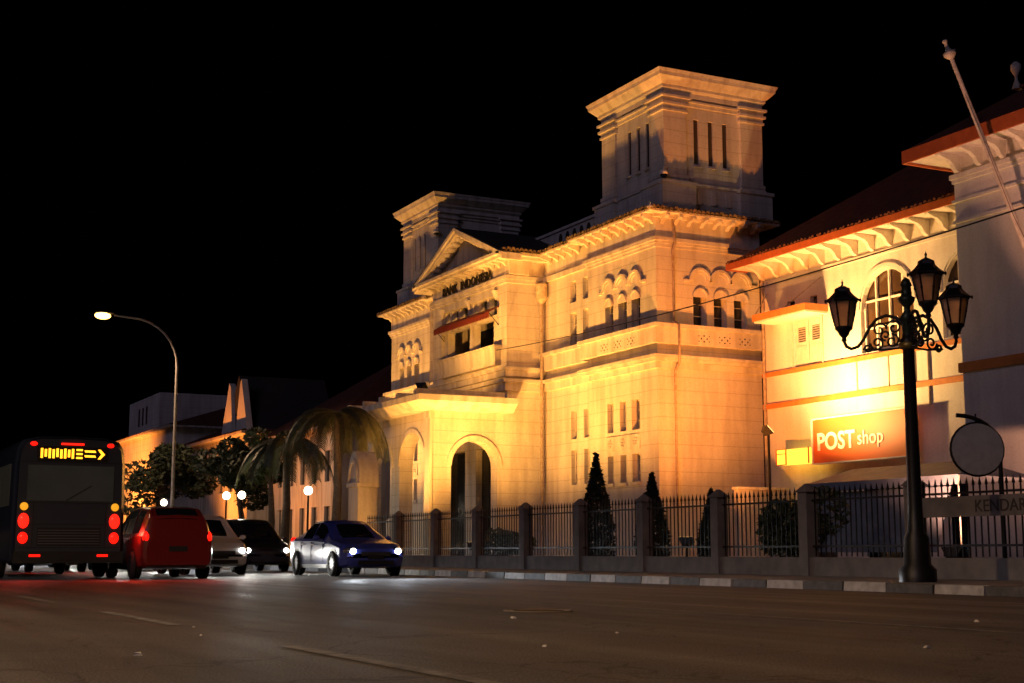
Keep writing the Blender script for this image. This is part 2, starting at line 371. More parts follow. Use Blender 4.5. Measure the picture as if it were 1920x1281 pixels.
def perforation_shade(face, c, u, z, parent):  # dark diamonds laid on the solid band, painting the shade of holes
    m = MB()
    for du, dz, w, h in ((0, .11, .05, .035), (0, -.11, .05, .035), (-.13, 0, .035, .05), (.13, 0, .035, .05), (-.23, .1, .03, .03), (.23, .1, .03, .03), (-.23, -.1, .03, .03), (.23, -.1, .03, .03)):
        m.prism([P(face, c, u + du - w, -.002, z + dz), P(face, c, u + du, -.002, z + dz + h), P(face, c, u + du + w, -.002, z + dz), P(face, c, u + du, -.002, z + dz - h)], Vector(P(face, c, 0, .006, 0)) - Vector(P(face, c, 0, -.002, 0)))
    part('parapet_hole_shade', m, 'louvre_dark', parent)

for far in (False, True):
    y0, y1 = mir(YC, 48.82, far); yc = y0; F = lambda u: u if not far else 2 * YM - u
    wA = [(F(u), w) for u, w in WA]; gA = [(F(u), w) for u, w in GA]
    w = MB()
    ops = [(u - ww / 2, u + ww / 2, 8.95, 10.33) for u, ww in wA] + [(u - ww / 2, u + ww / 2, 5.15, 6.30) for u, ww in gA] + [(u - ww / 2, u + ww / 2, 3.2, 4.25) for u, ww in gA]
    wall_panel(w, 'A', XW, y0, y1, 0, 13.1, ops)
    wall_panel(w, 'B', yc, XW, 32.9, 0, 13.1, [(u - ww / 2, u + ww / 2, 8.95, 10.30) for u, ww in WB])
    w.quad((XW, y1, 0), (32.9, y1, 0), (32.9, y1, 13.1), (XW, y1, 13.1)); w.quad((32.9, y0, 0), (32.9, y1, 0), (32.9, y1, 13.1), (32.9, y0, 13.1))
    R('wing_wall', w, 'bank_wall')
    for u, ww in wA: slit_window('A', XW, u, ww, 8.95, 10.33, BK)
    for u, ww in gA:
        slit_window('A', XW, u, ww, 5.15, 6.30, BK); slit_window('A', XW, u, ww, 3.2, 4.25, BK)
        sm = MB(); fbox(sm, 'A', XW, u - ww / 2 - .06, u + ww / 2 + .06, 0, .09, 3.08, 3.197); R('window_sill', sm)
    rp = MB(); fbox(rp, 'A', XW, min(u for u, _ in gA) - .3, max(u for u, _ in gA) + .3, 0, .05, 4.42, 4.98); R('relief_panel', rp)
    for u, _ in gA:                                         # carved flowers between the two rows of slits
        fl = MB()
        for k in range(6): fl.ell((XW - .06, u + .13 * cos(k * pi / 3), 4.70 + .13 * sin(k * pi / 3)), (.03, .055, .055), 8, 5)
        fl.ell((XW - .06, u, 4.70), (.045, .05, .05), 8, 5); R('carved_flower', fl)
    for u, ww in WB: slit_window('B', yc, u, ww, 8.95, 10.30, BK)
    hoods('A', XW, [u for u, _ in wA], 10.72, BK); hoods('B', yc, [u for u, _ in WB], 10.70, BK)
    def ring(n, p, z0, z1, m='bank_trim'):
        return R(n, MB().box(XW - p, 32.9 + p, y0 - p, y1 + p, z0, z1), m)
    R('string_course', MB().box(XW - .16, 33.06, y0 - .16, y1 + .16, 12.08, 12.22).box(XW - .10, 33.0, y0 - .10, y1 + .10, 11.98, 12.077).box(XW - .05, 32.95, y0 - .05, y1 + .05, 11.86, 11.977))
    ring('frieze', .03, 12.223, 12.95); ring('sill_ledge', .34, 8.80, 8.945); ring('parapet_band', .24, 8.22, 8.797)
    ring('ledge', .34, 7.66, 7.78); R('cornice', MB().box(XW - .26, 33.16, y0 - .26, y1 + .26, 7.54, 7.657).box(XW - .12, 33.02, y0 - .12, y1 + .12, 7.30, 7.537))
    ring('plinth', .14, 0, 2.2); R('plinth_cap', MB().frustum((XW - .17, 33.07, y0 - .17, y1 + .17, 2.203), (XW - .03, 32.93, y0 - .03, y1 + .03, 2.34)))
    for u, _ in wA: perforation_shade('A', XW - .24, u, 8.47, BK)
    for u, _ in WB: perforation_shade('B', yc - .24, u, 8.47, BK)
    R('eave', MB().box(XW - .60, 33.5, y0 - .60, y1 + .60, 13.06, 13.13).box(XW - .20, 33.1, y0 - .20, y1 + .20, 12.953, 13.057))
    R('roof', MB().frustum((XW - .64, 33.54, y0 - .64, y1 + .64, 13.133), (XW + .6, 32.4, y0 + .5, y1 - .5, 13.55)), 'mossy_tile')
    et = MB(); eave_tiles(et, 'A', XW, y0 - .62, y1 + .62, 13.17, .64); eave_tiles(et, 'B', yc, XW - .6, 33.5, 13.17, .64)
    et = R('eave_tiles', et, 'mossy_tile'); et['kind'] = 'stuff'
    R('hip_ornament', MB().lathe([(.11, 0), (.12, .05), (.07, .14), (.015, .24)], (XW - .63, y0 - .63, 13.12), 10))
    for k in range(9): link('bracket', meA, BK, (XW - .1, y0 - .02 + k * .605, 13.055))
    for k in range(8): link('bracket', meB, BK, (XW + .12 + k * .59, y0 - .1, 13.055))
    # ---- tower
    tx0, tx1 = 28.85, 33.25; ty0, ty1 = mir(44.05, 48.45, far)
    tw = MB(); sl_ = [(F(u), .23) for u in (46.58, 45.92, 45.26)]; sb = [(u, .23) for u in (30.29, 30.96, 31.63)]
    wall_panel(tw, 'A', tx0, ty0, ty1, 13.2, 18.2, [(u - .115, u + .115, 15.33, 17.1) for u, _ in sl_], .2)
    wall_panel(tw, 'B', ty0, tx0, tx1, 13.2, 18.2, [(u - .115, u + .115, 15.33, 17.1) for u, _ in sb], .2)
    tw.quad((tx0, ty1, 13.2), (tx1, ty1, 13.2), (tx1, ty1, 18.2), (tx0, ty1, 18.2)); tw.quad((tx1, ty0, 13.2), (tx1, ty1, 13.2), (tx1, ty1, 18.2), (tx1, ty0, 18.2))
    R('tower_wall', tw, 'bank_wall')
    for f_, c_, l_ in (('A', tx0, sl_), ('B', ty0, sb)):
        for u, _ in l_:
            gl = MB(); fbox(gl, f_, c_, u - .114, u + .114, -.26, -.07, 15.332, 17.098); R('tower_slit', gl, 'louvre_dark')
            sm = MB(); a, b = u - .17, u + .17
            sm.add([P(f_, c_, a, 0, 15.20), P(f_, c_, b, 0, 15.20), P(f_, c_, b, .12, 15.20), P(f_, c_, a, .12, 15.20), P(f_, c_, a + .05, 0, 15.325), P(f_, c_, b - .05, 0, 15.325)],
                   [(0, 1, 2, 3), (3, 2, 5, 4), (0, 3, 4), (1, 5, 2), (0, 4, 5, 1)]); R('slit_sill', sm)
    PW = .82
    for xx, yy in ((tx0, ty0), (tx0, ty1 - PW), (tx1 - PW, ty0), (tx1 - PW, ty1 - PW)):
        q = MB().box(xx - .10, xx + PW + .10, yy - .10, yy + PW + .10, 14.8, 17.25)
        o = R('corner_pier', q, 'bank_wall')
        cp = MB()
        for p, z0, z1 in ((.17, 17.253, 17.34), (.13, 17.343, 17.50), (.22, 17.503, 17.60), (.15, 17.603, 17.78), (.26, 17.783, 17.87)): cp.box(xx - p, xx + PW + p, yy - p, yy + PW + p, z0, z1)
        part('pier_capital', cp, 'bank_trim', o)
        bs = MB().box(xx - .16, xx + PW + .16, yy - .16, yy + PW + .16, 14.66, 14.797).frustum((xx - .20, xx + PW + .20, yy - .20, yy + PW + .20, 14.52), (xx - .13, xx + PW + .13, yy - .13, yy + PW + .13, 14.657)); part('pier_base', bs, 'bank_trim', o)
    R('tower_band', MB().box(tx0 - .06, tx1 + .06, ty0 - .06, ty1 + .06, 17.56, 17.70).box(tx0 - .14, tx1 + .14, ty0 - .14, ty1 + .14, 17.703, 17.775))
    tc = MB()
    for p0, p1, z0, z1 in ((.12, .12, 17.873, 18.06), (.14, .22, 18.063, 18.15), (.22, .22, 18.153, 18.26), (.26, .48, 18.263, 18.50), (.50, .52, 18.503, 18.64), (.54, .58, 18.643, 18.75)):
        tc.frustum((tx0 - p0, tx1 + p0, ty0 - p0, ty1 + p0, z0), (tx0 - p1, tx1 + p1, ty0 - p1, ty1 + p1, z1))
    R('tower_cornice', tc); R('tower_roof', MB().frustum((tx0 - .4, tx1 + .4, ty0 - .4, ty1 + .4, 18.753), (tx0 + 1.4, tx1 - 1.4, ty0 + 1.4, ty1 - 1.4, 19.0)), 'dark_roof')
    tb = MB().box(tx0 - .12, tx1 + .12, ty0 - .12, ty1 + .12, 13.3, 14.40)
    for xx, yy in ((tx0, ty0), (tx0, ty1 - PW), (tx1 - PW, ty0), (tx1 - PW, ty1 - PW)): tb.box(xx - .34, xx + PW + .34, yy - .34, yy + PW + .34, 13.3, 14.34).box(xx - .40, xx + PW + .40, yy - .40, yy + PW + .40, 14.343, 14.47)
    tb.box(tx0 - .18, tx1 + .18, ty0 - .18, ty1 + .18, 14.403, 14.517); R('tower_base', tb, 'bank_wall')
    for f_, c_, l_ in (('A', tx0 - .12, sl_), ('B', ty0 - .12, sb)):
        for u, _ in l_:
            gl = MB(); fbox(gl, f_, c_, u - .10, u + .10, -.01, .05, 13.72, 14.28); R('base_panel', gl)
    # ---- recess between wing and porch
    ry0, ry1 = mir(48.82, 52.9, far); XR = 28.4
    rc = MB(); ru = [F(50.40), F(49.34)]
    ops = [(u - .26, u + .26, 10.80, 11.70) for u in ru] + [(u - .27, u + .27, 8.95, 10.38) for u in ru] + [(u - .24, u + .24, 5.15, 6.3) for u in ru] + [(u - .24, u + .24, 3.3, 4.7) for u in ru]
    wall_panel(rc, 'A', XR, ry0, ry1, 0, 13.1, ops, .2); R('recess_wall', rc, 'bank_wall')
    for u in ru:
        slit_window('A', XR, u, .52, 10.80, 11.70, BK, .2); slit_window('A', XR, u, .54, 8.95, 10.38, BK, .2); slit_window('A', XR, u, .48, 5.15, 6.3, BK, .2); slit_window('A', XR, u, .48, 3.3, 4.7, BK, .2)
    a, b = (ry0 + .345, ry1) if not far else (ry0, ry1 - .345)
    for nme, p, z0, z1 in (('string_course', .15, 12.0, 12.20), ('frieze', .03, 12.225, 12.94), ('sill_ledge', .30, 8.78, 8.93), ('parapet_band', .20, 8.20, 8.777), ('ledge', .30, 7.64, 7.77), ('cornice', .15, 7.32, 7.637), ('plinth', .12, 0, 2.18)):
        R(nme, MB().box(XR - p, XR + .05, a, b, z0, z1))
    a2, b2 = (ry0 + .62, ry1 + .1) if not far else (ry0 - .1, ry1 - .62)
    R('eave', MB().box(XR - .60, XR + .4, a2, b2, 13.05, 13.12)); R('roof', MB().frustum((XR - .64, XR + 2, a2, b2, 13.125), (XR + .8, XR + 2, a2, b2, 13.6)), 'mossy_tile')
    et = MB(); eave_tiles(et, 'A', XR, a2, b2, 13.16, .64); et = R('eave_tiles', et, 'mossy_tile'); et['kind'] = 'stuff'
    for k in range(5): link('bracket', meA, BK, (XR - .09, a2 + .25 + k * .6, 13.045))

# ---- gabled porch bay
XB, by0, by1 = 26.6, 52.9, 60.6
w = MB(); OP = [(53.85, 59.65, 8.75, 11.55)]
wall_panel(w, 'A', XB, by0, by1, 7.3, 13.1, OP, .5); wall_panel(w, 'A', XB, by0, by1, 0, 7.3, [(54.4, 55.9, .2, 5), (57.0, 59.2, .2, 5)], .3)
wall_panel(w, 'B', by0, XB, 28.4, 0, 13.1); w.quad((XB, by1, 0), (28.4, by1, 0), (28.4, by1, 13.1), (XB, by1, 13.1)); R('porch_wall', w, 'bank_wall')
for a, b in ((54.4, 55.9), (57.0, 59.2)):
    gl = MB(); fbox(gl, 'A', XB, a, b, -.36, -.32, .2, 5); R('doorway', gl, 'window_glass')
lg = MB(); fbox(lg, 'A', XB, 53.6, 59.9, -1.7, -1.6, 8.6, 11.7); R('loggia_back_wall', lg, 'far_wall')
fl = MB(); fbox(fl, 'A', XB, 53.6, 59.9, -1.6, -.5, 8.6, 8.75); R('loggia_floor', fl)
for a, b in ((54.1, 56.2), (57.3, 59.4)):
    gl = MB(); fbox(gl, 'A', XB, a, b, -1.60, -1.56, 8.76, 10.7); R('loggia_door', gl, 'window_glass')
for u in (53.86, 54.86, 55.86, 56.42, 56.86, 57.86, 58.75, 59.46):
    wd = .16 if u != 56.42 else .34
    q = MB(); fbox(q, 'A', XB, u, u + wd, -.42, -.10, 10.72, 11.55); R('transom_mullion', q)
q = MB(); fbox(q, 'A', XB, 53.85, 59.65, -.44, -.08, 10.58, 10.717); R('transom_beam', q)
gl = MB(); fbox(gl, 'A', XB, 53.85, 59.65, -.40, -.37, 10.72, 11.55); R('transom_glass', gl, 'window_glass')
for u in (54.0, 56.42, 59.14):
    q = MB(); fbox(q, 'A', XB, u, u + .36, -.46, -.10, 8.76, 10.577); R('loggia_column', q)
for u in (53.78, 56.5, 59.4):
    q = MB().add([P('A', XB, u, 0, 11.72), P('A', XB, u + .3, 0, 11.72), P('A', XB, u + .3, .16, 11.72), P('A', XB, u, .16, 11.72), P('A', XB, u + .08, 0, 11.3), P('A', XB, u + .22, 0, 11.3)],
                 [(0, 3, 2, 1), (3, 4, 5, 2), (0, 4, 3), (1, 2, 5), (0, 1, 5, 4)]); R('corbel', q)
AW = BK
q = MB(); pr = [(XB - .02, 11.02), (XB - .50, 10.74), (XB - .50, 10.70), (XB - .02, 10.98)]
q.prism([(x, 53.6, z) for x, z in pr], (0, 5.8, 0)); aw = part('awning', q, 'awning_red', BK)
q = MB(); n = 40
for i in range(n):                                         # scalloped valance
    y = 53.6 + 5.8 * i / n; d = 5.8 / n
    q.prism([(XB - .503, y, 10.72), (XB - .503, y + d, 10.72), (XB - .503, y + d, 10.50), (XB - .503, y + d / 2, 10.45), (XB - .503, y, 10.50)], (-.012, 0, 0))
part('valance', q, 'awning_red', aw)
q = MB().tube([(XB - .01, 53.7, 10.2), (XB - .48, 53.7, 10.72)], .018).tube([(XB - .01, 59.3, 10.2), (XB - .48, 59.3, 10.72)], .018); part('awning_arm', q, 'iron_black', aw)
R('balcony', MB().frustum((XB - .26, XB - .002, 53.5, 59.2, 8.56), (XB - .34, XB - .002, 53.4, 59.3, 9.20)).box(XB - .40, XB - .002, 53.34, 59.36, 9.203, 9.29).box(XB - .32, XB - .002, 53.44, 59.26, 8.44, 8.557))
for nme, p, z0, z1 in (('string_course', .15, 12.05, 12.21), ('string_course', .09, 11.90, 12.047), ('ledge', .22, 8.16, 8.30), ('cornice', .14, 7.90, 8.157), ('ledge', .30, 7.64, 7.78), ('cornice', .16, 7.30, 7.637)):
    R(nme, MB().box(XB - p, 28.38, by0 - p, by1 + p, z0, z1))
R('frieze', MB().box(XB - .03, 28.38, by0 - .03, by1 + .03, 12.213, 12.85))
R('corner_corbel', MB().prism([(XB + .0, by0 - .02, 12.25), (XB + .95, by0 - .02, 12.25), (XB + .95, by0 - .02, 12.7), (XB + 1.2, by0 - .02, 12.95), (XB + 0, by0 - .02, 12.95)], (0, -.22, 0)))
me = text_mesh('lettering', 'BANK  INDONESIA', .54, .03, 'letter_black', .0)
xs = [v.co.x for v in me.vertices]; sx = 5.15 / (max(xs) - min(xs))
for v in me.vertices: v.co.x = (v.co.x - min(xs)) * sx
letters(me, BK, (XB - .10, 59.30, 12.30), 'letter_black')
# pediment: horizontal cornice, rakes with scalloped undersides, tympanum
px0 = 25.84; pa, pb, pz, apz = 52.05, 61.45, 13.02, 14.98
R('pediment_cornice', MB().box(px0, 28.4, pa + .12, pb - .12, 12.97, 13.10).box(px0 + .18, 28.4, pa + .35, pb - .35, 12.853, 12.967))
et = MB(); eave_tiles(et, 'B', by0, px0 + .1, 28.2, 13.14, .86); et = R('eave_tiles', et, 'mossy_tile'); et['kind'] = 'stuff'
for k in range(14): link('bracket', meA, BK, (XB - .06, by0 - .05 + k * .575, 12.965))
ty = MB(); ty.add([(XB - .05, 52.6, 13.1), (XB - .05, 60.9, 13.1), (XB - .05, YM, 14.75)], [(0, 1, 2)]); R('tympanum', ty, 'far_wall')
for s in (-1, 1):
    e = Vector((0, s * (pb - pa) / 2, pz - apz)); n_ = Vector((0, s * .37, .93))
    q = MB()
    for x0, t0, t1 in ((px0, 0, -.14), (px0 + .10, -.145, -.26)):
        a = Vector((x0, YM, apz)) + Vector((0, 0, t0 * 1.08)); b = a + e
        q.prism([tuple(a), tuple(b), tuple(b + Vector((0, 0, (t1 - t0) * 1.08))), tuple(a + Vector((0, 0, (t1 - t0) * 1.08)))], (XB + .25 - x0, 0, 0))
    R('raking_cornice', q)
    for k in range(11):                                    # scalloped consoles under the rake
        t = .06 + .085 * k; c_ = Vector((px0 + .2, YM, apz - .29)) + e * t
        sc = MB(); sc.ell((c_.x + .24, c_.y, c_.z - .0), (.26, .15, .15), 10, 6); R('console', sc)
R('gable_roof', MB().add([(px0, pa, 13.1), (px0, YM, apz + .02), (px0, pb, 13.1), (31.5, pa, 13.1), (31.5, YM, apz + .02), (31.5, pb, 13.1)], [(0, 3, 4, 1), (1, 4, 5, 2), (3, 5, 4)]).add([], []), 'dark_roof')
R('main_roof', MB().frustum((29.2, 46, 48.9, 64.6, 13.5), (33.5, 42, 53, 60.5, 15.2)), 'dark_roof')
# roof parapet with dark ovals laid on it, painting the shade of openings
pw = MB(); wall_panel(pw, 'A', 29.7, 49.4, 56.0, 13.2, 14.62); pw.box(29.703, 29.95, 49.4, 56.0, 13.2, 14.6).box(29.62, 30.02, 49.3, 56.1, 14.623, 14.74); R('roof_parapet', pw, 'bank_wall')
for i in range(6):
    y = 50.7 + i * .62; h = MB(); n = 12
    h.prism([(29.699, y + .17 * cos(2 * pi * k / n), 14.28 + .24 * sin(2 * pi * k / n)) for k in range(n)], (-.004, 0, 0)); R('parapet_oval_shade', h, 'louvre_dark')
# ground-floor carriage porch
q = MB(); vx, vy0, vy1 = 23.2, 52.4, 61.0
def arch_face(mb, face, c, u0, u1, z1, uc, r, zs, depth):
    wall_panel(mb, face, c, u0, u1, 0, z1, [(uc - r, uc + r, 0, zs + r)], 0)
    n = 16; A = [pi * k / n for k in range(n + 1)]
    for k in range(n):
        p0, p1 = (uc + r * cos(A[k]), zs + r * sin(A[k])), (uc + r * cos(A[k + 1]), zs + r * sin(A[k + 1]))
        mb.quad(P(face, c, p0[0], 0, p0[1]), P(face, c, p0[0], 0, zs + r), P(face, c, p1[0], 0, zs + r), P(face, c, p1[0], 0, p1[1]))
        mb.quad(P(face, c, p0[0], 0, p0[1]), P(face, c, p1[0], 0, p1[1]), P(face, c, p1[0], -depth, p1[1]), P(face, c, p0[0], -depth, p0[1]))
    for u in (uc - r, uc + r): mb.quad(P(face, c, u, 0, 0), P(face, c, u, 0, zs), P(face, c, u, -depth, zs), P(face, c, u, -depth, 0))
arch_face(q, 'A', vx, 52.9, 56.7, 6.3, 54.95, 1.35, 4.2, .6); arch_face(q, 'A', vx, 56.7, 60.6, 6.3, 58.55, 1.35, 4.2, .6)
arch_face(q, 'B', 52.9, vx, XB, 6.3, 25.1, 1.05, 4.1, .6); R('porch_arcade', q, 'bank_wall')
q = MB(); arc_ring(q, 'B', 52.9, 25.1, 4.1, 1.05, 1.25, 0, .07); R('arch_mould', q)
for u in (54.95, 58.55): q = MB(); arc_ring(q, 'A', vx, u, 4.2, 1.35, 1.52, 0, .06); R('arch_mould', q)
R('porch_slab', MB().frustum((vx - .55, XB - .002, 52.3, 61.2, 6.303), (vx - 1.0, XB - .002, 51.9, 61.6, 6.62)).box(vx - 1.06, XB - .002, 51.84, 61.66, 6.623, 6.86))
for y in (52.3, 54.2, 56.1, 58.0, 59.9): R('slab_rib', MB().box(vx - 1.0, XB - .4, y, y + .22, 6.863, 7.12))
R('pier_strip', MB().box(vx - .12, vx - .002, 52.86, 53.42, 0, 6.0).box(vx - .18, vx - .002, 52.8, 53.48, 6.003, 6.3))
# pipes, cameras on the walls
def pipe(path, r=.05, n='drain_pipe'):
    o = R(n, MB().tube(path, r, 8), 'pipe_paint'); return o
pipe([(28.9, YC - .07, 13.0), (28.9, YC - .2, 12.3), (28.9, YC - .22, 12.0), (28.9, YC - .09, 11.8), (28.9, YC - .09, 9.1), (28.9, YC - .40, 8.9), (28.9, YC - .42, 7.5), (28.9, YC - .12, 7.2), (28.9, YC - .10, .2)], .05)
pipe([(28.1, 52.62, 11.3), (28.1, 52.62, .2)], .075)
q = MB().lathe([(.21, 0), (.25, .06), (.24, .62), (.27, .66), (.21, .72), (.0, .74)], (28.1, 52.6, 11.22), 14).lathe([(.05, -.18), (.21, 0)], (28.1, 52.6, 11.22), 14); R('rain_hopper', q, 'pipe_paint')
for c_, nme in (((28.65, 43.85, 14.72), 'security_camera'), ((28.6, 64.9, 16.72), 'security_camera')):
    q = MB().tube([(c_[0] + .22, c_[1] + .1, c_[2] + .28), (c_[0], c_[1], c_[2] + .26), (c_[0], c_[1], c_[2] + .12)], .03).lathe([(.03, .14), (.15, .12), (.17, .0), (.15, -.04)], c_, 14)
    o = R(nme, q, 'white_paint'); part('camera_dome', MB().ell((c_[0], c_[1], c_[2] - .05), (.135, .135, .13)), 'car_glass', o)

# ------------------------------------------------------------------ post office
PO = thing('post_office', 'white post office with arched windows, bracketed red-edged eaves and orange bands', 'building', (32, 30.4, 0))
Q = lambda n, mb, m='post_wall': part(n, mb, m, PO)
XP = 32.0; q = MB()
wall_panel(q, 'A', XP, 37.3, 42.45, 0, 11.2, [(39.05, 40.62, 7.12, 8.82), (40.5, 40.95, 9.15, 9.62), (39.25, 39.62, 9.1, 9.6), (38.6, 40.2, 0, 3.0)], .16)
def arched(mb, uc, r, z0, zs, u0, u1, z1, d):
    wall_panel(mb, 'A', XP, u0, u1, 0, z1, [(uc - r, uc + r, z0, zs + r), (uc - r, uc + r, 0, 3.0)], 0)
    n = 20; A = [pi * k / n for k in range(n + 1)]
    for k in range(n):
        p0, p1 = (uc + r * cos(A[k]), zs + r * sin(A[k])), (uc + r * cos(A[k + 1]), zs + r * sin(A[k + 1]))
        mb.quad(P('A', XP, p0[0], 0, p0[1]), P('A', XP, p0[0], 0, zs + r), P('A', XP, p1[0], 0, zs + r), P('A', XP, p1[0], 0, p1[1]))
        mb.quad(P('A', XP, p0[0], 0, p0[1]), P('A', XP, p1[0], 0, p1[1]), P('A', XP, p1[0], -d, p1[1]), P('A', XP, p0[0], -d, p0[1]))
    for u in (uc - r, uc + r): mb.quad(P('A', XP, u, 0, z0), P('A', XP, u, 0, zs), P('A', XP, u, -d, zs), P('A', XP, u, -d, z0))
    mb.quad(P('A', XP, uc - r, 0, z0), P('A', XP, uc + r, 0, z0), P('A', XP, uc + r, -d, z0), P('A', XP, uc - r, -d, z0))
arched(q, 35.72, 1.28, 7.22, 8.68, 33.9, 37.3, 11.2, .24); arched(q, 31.9, 1.28, 7.22, 8.68, 30.2, 33.9, 11.2, .24)
q.quad((XP, 42.45, 0), (46, 42.45, 0), (46, 42.45, 11.2), (XP, 42.45, 11.2)); Q('wall', q)
for uc in (35.72, 31.9):
    m_ = MB(); arc_ring(m_, 'A', XP, uc, 8.68, 1.28, 1.42, 0, .07); arc_ring(m_, 'A', XP, uc, 8.68, 1.22, 1.277, -.16, .02); Q('arch_mould', m_)
    fr = MB(); d = -.17
    for u in (uc - 1.25, uc - .66, uc - .02, uc + .62, uc + 1.19):
        top = 8.68 + sqrt(max(0, 1.26 ** 2 - min(abs(u + .03 - uc), 1.25) ** 2)); fbox(fr, 'A', XP, u, u + .06, d - .05, d + .03, 7.24, top)
    for z in (7.24, 8.02, 8.94): fbox(fr, 'A', XP, uc - 1.22, uc + 1.22, d - .045, d + .026, z, z + .06)
    fr = Q('arched_window', fr, 'white_paint')
    gl = MB(); gl.prism([P('A', XP, uc + 1.27 * cos(pi * k / 18), d - .07, 8.68 + 1.27 * sin(pi * k / 18)) for k in range(19)] + [P('A', XP, uc - 1.27, d - .07, 7.22), P('A', XP, uc + 1.27, d - .07, 7.22)], (.02, 0, 0)); part('pane', gl, 'glass_glow_tint', fr)
    iw = MB()
    for a, z0, z1 in ((uc + .1, 7.3, 8.3), (uc - .75, 7.3, 8.3)):
        fbox(iw, 'A', XP, a, a + .5, d - .045, d - .04, z0, z0 + .05); fbox(iw, 'A', XP, a, a + .05, d - .045, d - .04, z0, z1); fbox(iw, 'A', XP, a + .45, a + .5, d - .045, d - .04, z0, z1)
    part('casement', iw, 'white_paint', fr)
    sg = MB(); fbox(sg, 'A', XP, uc - 1.3, uc + 1.3, -.3, -.26, .0, 3.0); Q('shop_window', sg, 'window_glass')
    for u in (uc - 1.28, uc - .03, uc + 1.22): q = MB(); fbox(q, 'A', XP, u, u + .06, -.26, -.18, .1, 3.0); Q('shop_mullion', q, 'iron_black')
for u in (39.06, 39.845):                                    # louvred shutters
    q = MB(); wall_panel(q, 'A', XP + .06, u, u + .77, 7.13, 8.81, [(u + .17, u + .60, 8.05, 8.58)], .03); sh = Q('shutter', q, 'shutter_paint')
    bk = MB(); fbox(bk, 'A', XP, u + .15, u + .62, -.13, -.10, 8.03, 8.6); part('louvre_backing', bk, 'louvre_dark', sh)
    for k in range(6):
        s_ = MB(); z = 8.09 + k * .083; s_.add([P('A', XP, u + .17, -.06, z), P('A', XP, u + .60, -.06, z), P('A', XP, u + .60, -.095, z + .055), P('A', XP, u + .17, -.095, z + .055)], [(0, 1, 2, 3)]); part('louvre', s_, 'shutter_paint', sh)
    rp = MB(); fbox(rp, 'A', XP + .06, u + .12, u + .65, 0, .018, 7.28, 7.9); part('shutter_panel', rp, 'shutter_paint', sh)
q = MB(); [fbox(q, 'A', XP, a, b, 0, .05, s, e) for a, b, s, e in ((38.97, 39.04, 7.05, 8.9), (40.63, 40.70, 7.05, 8.9), (39.04, 40.63, 8.83, 8.9))]; Q('window_frame', q, 'shutter_paint')
for a, b, s, e in ((40.5, 40.95, 9.15, 9.62), (39.25, 39.62, 9.1, 9.6)): gl = MB(); fbox(gl, 'A', XP, a, b, -.2, -.16, s, e); Q('vent', gl, 'louvre_dark')
gl = MB(); fbox(gl, 'A', XP, 38.6, 40.2, -.2, -.16, 0, 3.0); Q('side_door', gl, 'louvre_dark')
cn = MB().box(31.0, XP - .002, 38.67, 41.74, 8.92, 9.16); Q('door_canopy', cn, 'band_orange')
q = MB().box(31.05, XP - .004, 38.72, 41.69, 8.86, 8.917); Q('canopy_soffit', q)
for (a, b) in (((31.05, 41.6, 9.17), (31.99, 42.1, 10.1)), ((31.05, 39.9, 9.17), (31.99, 39.0, 10.2))): Q('stay_rod', MB().tube([a, b], .018, 6), 'pipe_paint')
for z0, z1 in ((6.98, 7.14), (5.80, 5.98)): q = MB(); fbox(q, 'A', XP, 30.45, 42.45, 0, .08, z0, z1); Q('painted_band', q, 'band_orange')
for u in (37.25, 35.7, 34.45): q = MB(); fbox(q, 'A', XP, u, u + .05, 0, .03, 5.985, 6.975); Q('wall_joint', q, 'pipe_paint')
Q('conduit', MB().tube([(31.96, 33.85, 5.2), (31.96, 33.85, 7.0)], .04, 6), 'pipe_paint')
Q('drain_pipe', MB().tube([(31.92, 42.3, 10.9), (31.92, 42.3, .2)], .06, 8), 'pipe_paint')
# eaves with consoles
cs = MB().prism([(0, 0, 0), (.86, 0, 0), (.84, 0, -.07), (.66, 0, -.13), (.46, 0, -.17), (.30, 0, -.28), (.20, 0, -.44), (.07, 0, -.52), (0, 0, -.54)], (0, .15, 0))
cA = MB(); cA.v = [(-x, y, z) for x, y, z in cs.v]; cA.f = [tuple(reversed(f)) for f in cs.f]; cme = cA.mesh('console', 'post_wall')
Q('soffit', MB().box(31.1, XP + .3, 31.0, 43.25, 11.14, 11.2)); Q('fascia', MB().box(31.02, 31.097, 31.0, 43.33, 11.10, 11.34).box(31.10, 32.0, 43.253, 43.33, 11.10, 11.34), 'fascia_red')
Q('roof', MB().add([(31.05, 30.0, 11.345), (31.05, 43.3, 11.345), (36.5, 39.0, 14.9), (36.5, 30.0, 14.9), (42, 43.3, 11.345), (42, 30, 11.345)], [(0, 3, 2, 1), (1, 2, 4), (3, 5, 4, 2)]), 'roof_tile')
q = MB(); eave_tiles(q, 'A', XP, 31.0, 43.3, 11.36, .98, .2, .07); q = Q('eave_tiles', q, 'roof_tile'); q['kind'] = 'stuff'
for k in range(15): link('console', cme, PO, (XP, 42.2 - k * .86, 11.137))
q = MB(); fbox(q, 'A', XP, 31, 42.45, 0, .06, 10.42, 10.55); Q('string_course', q)
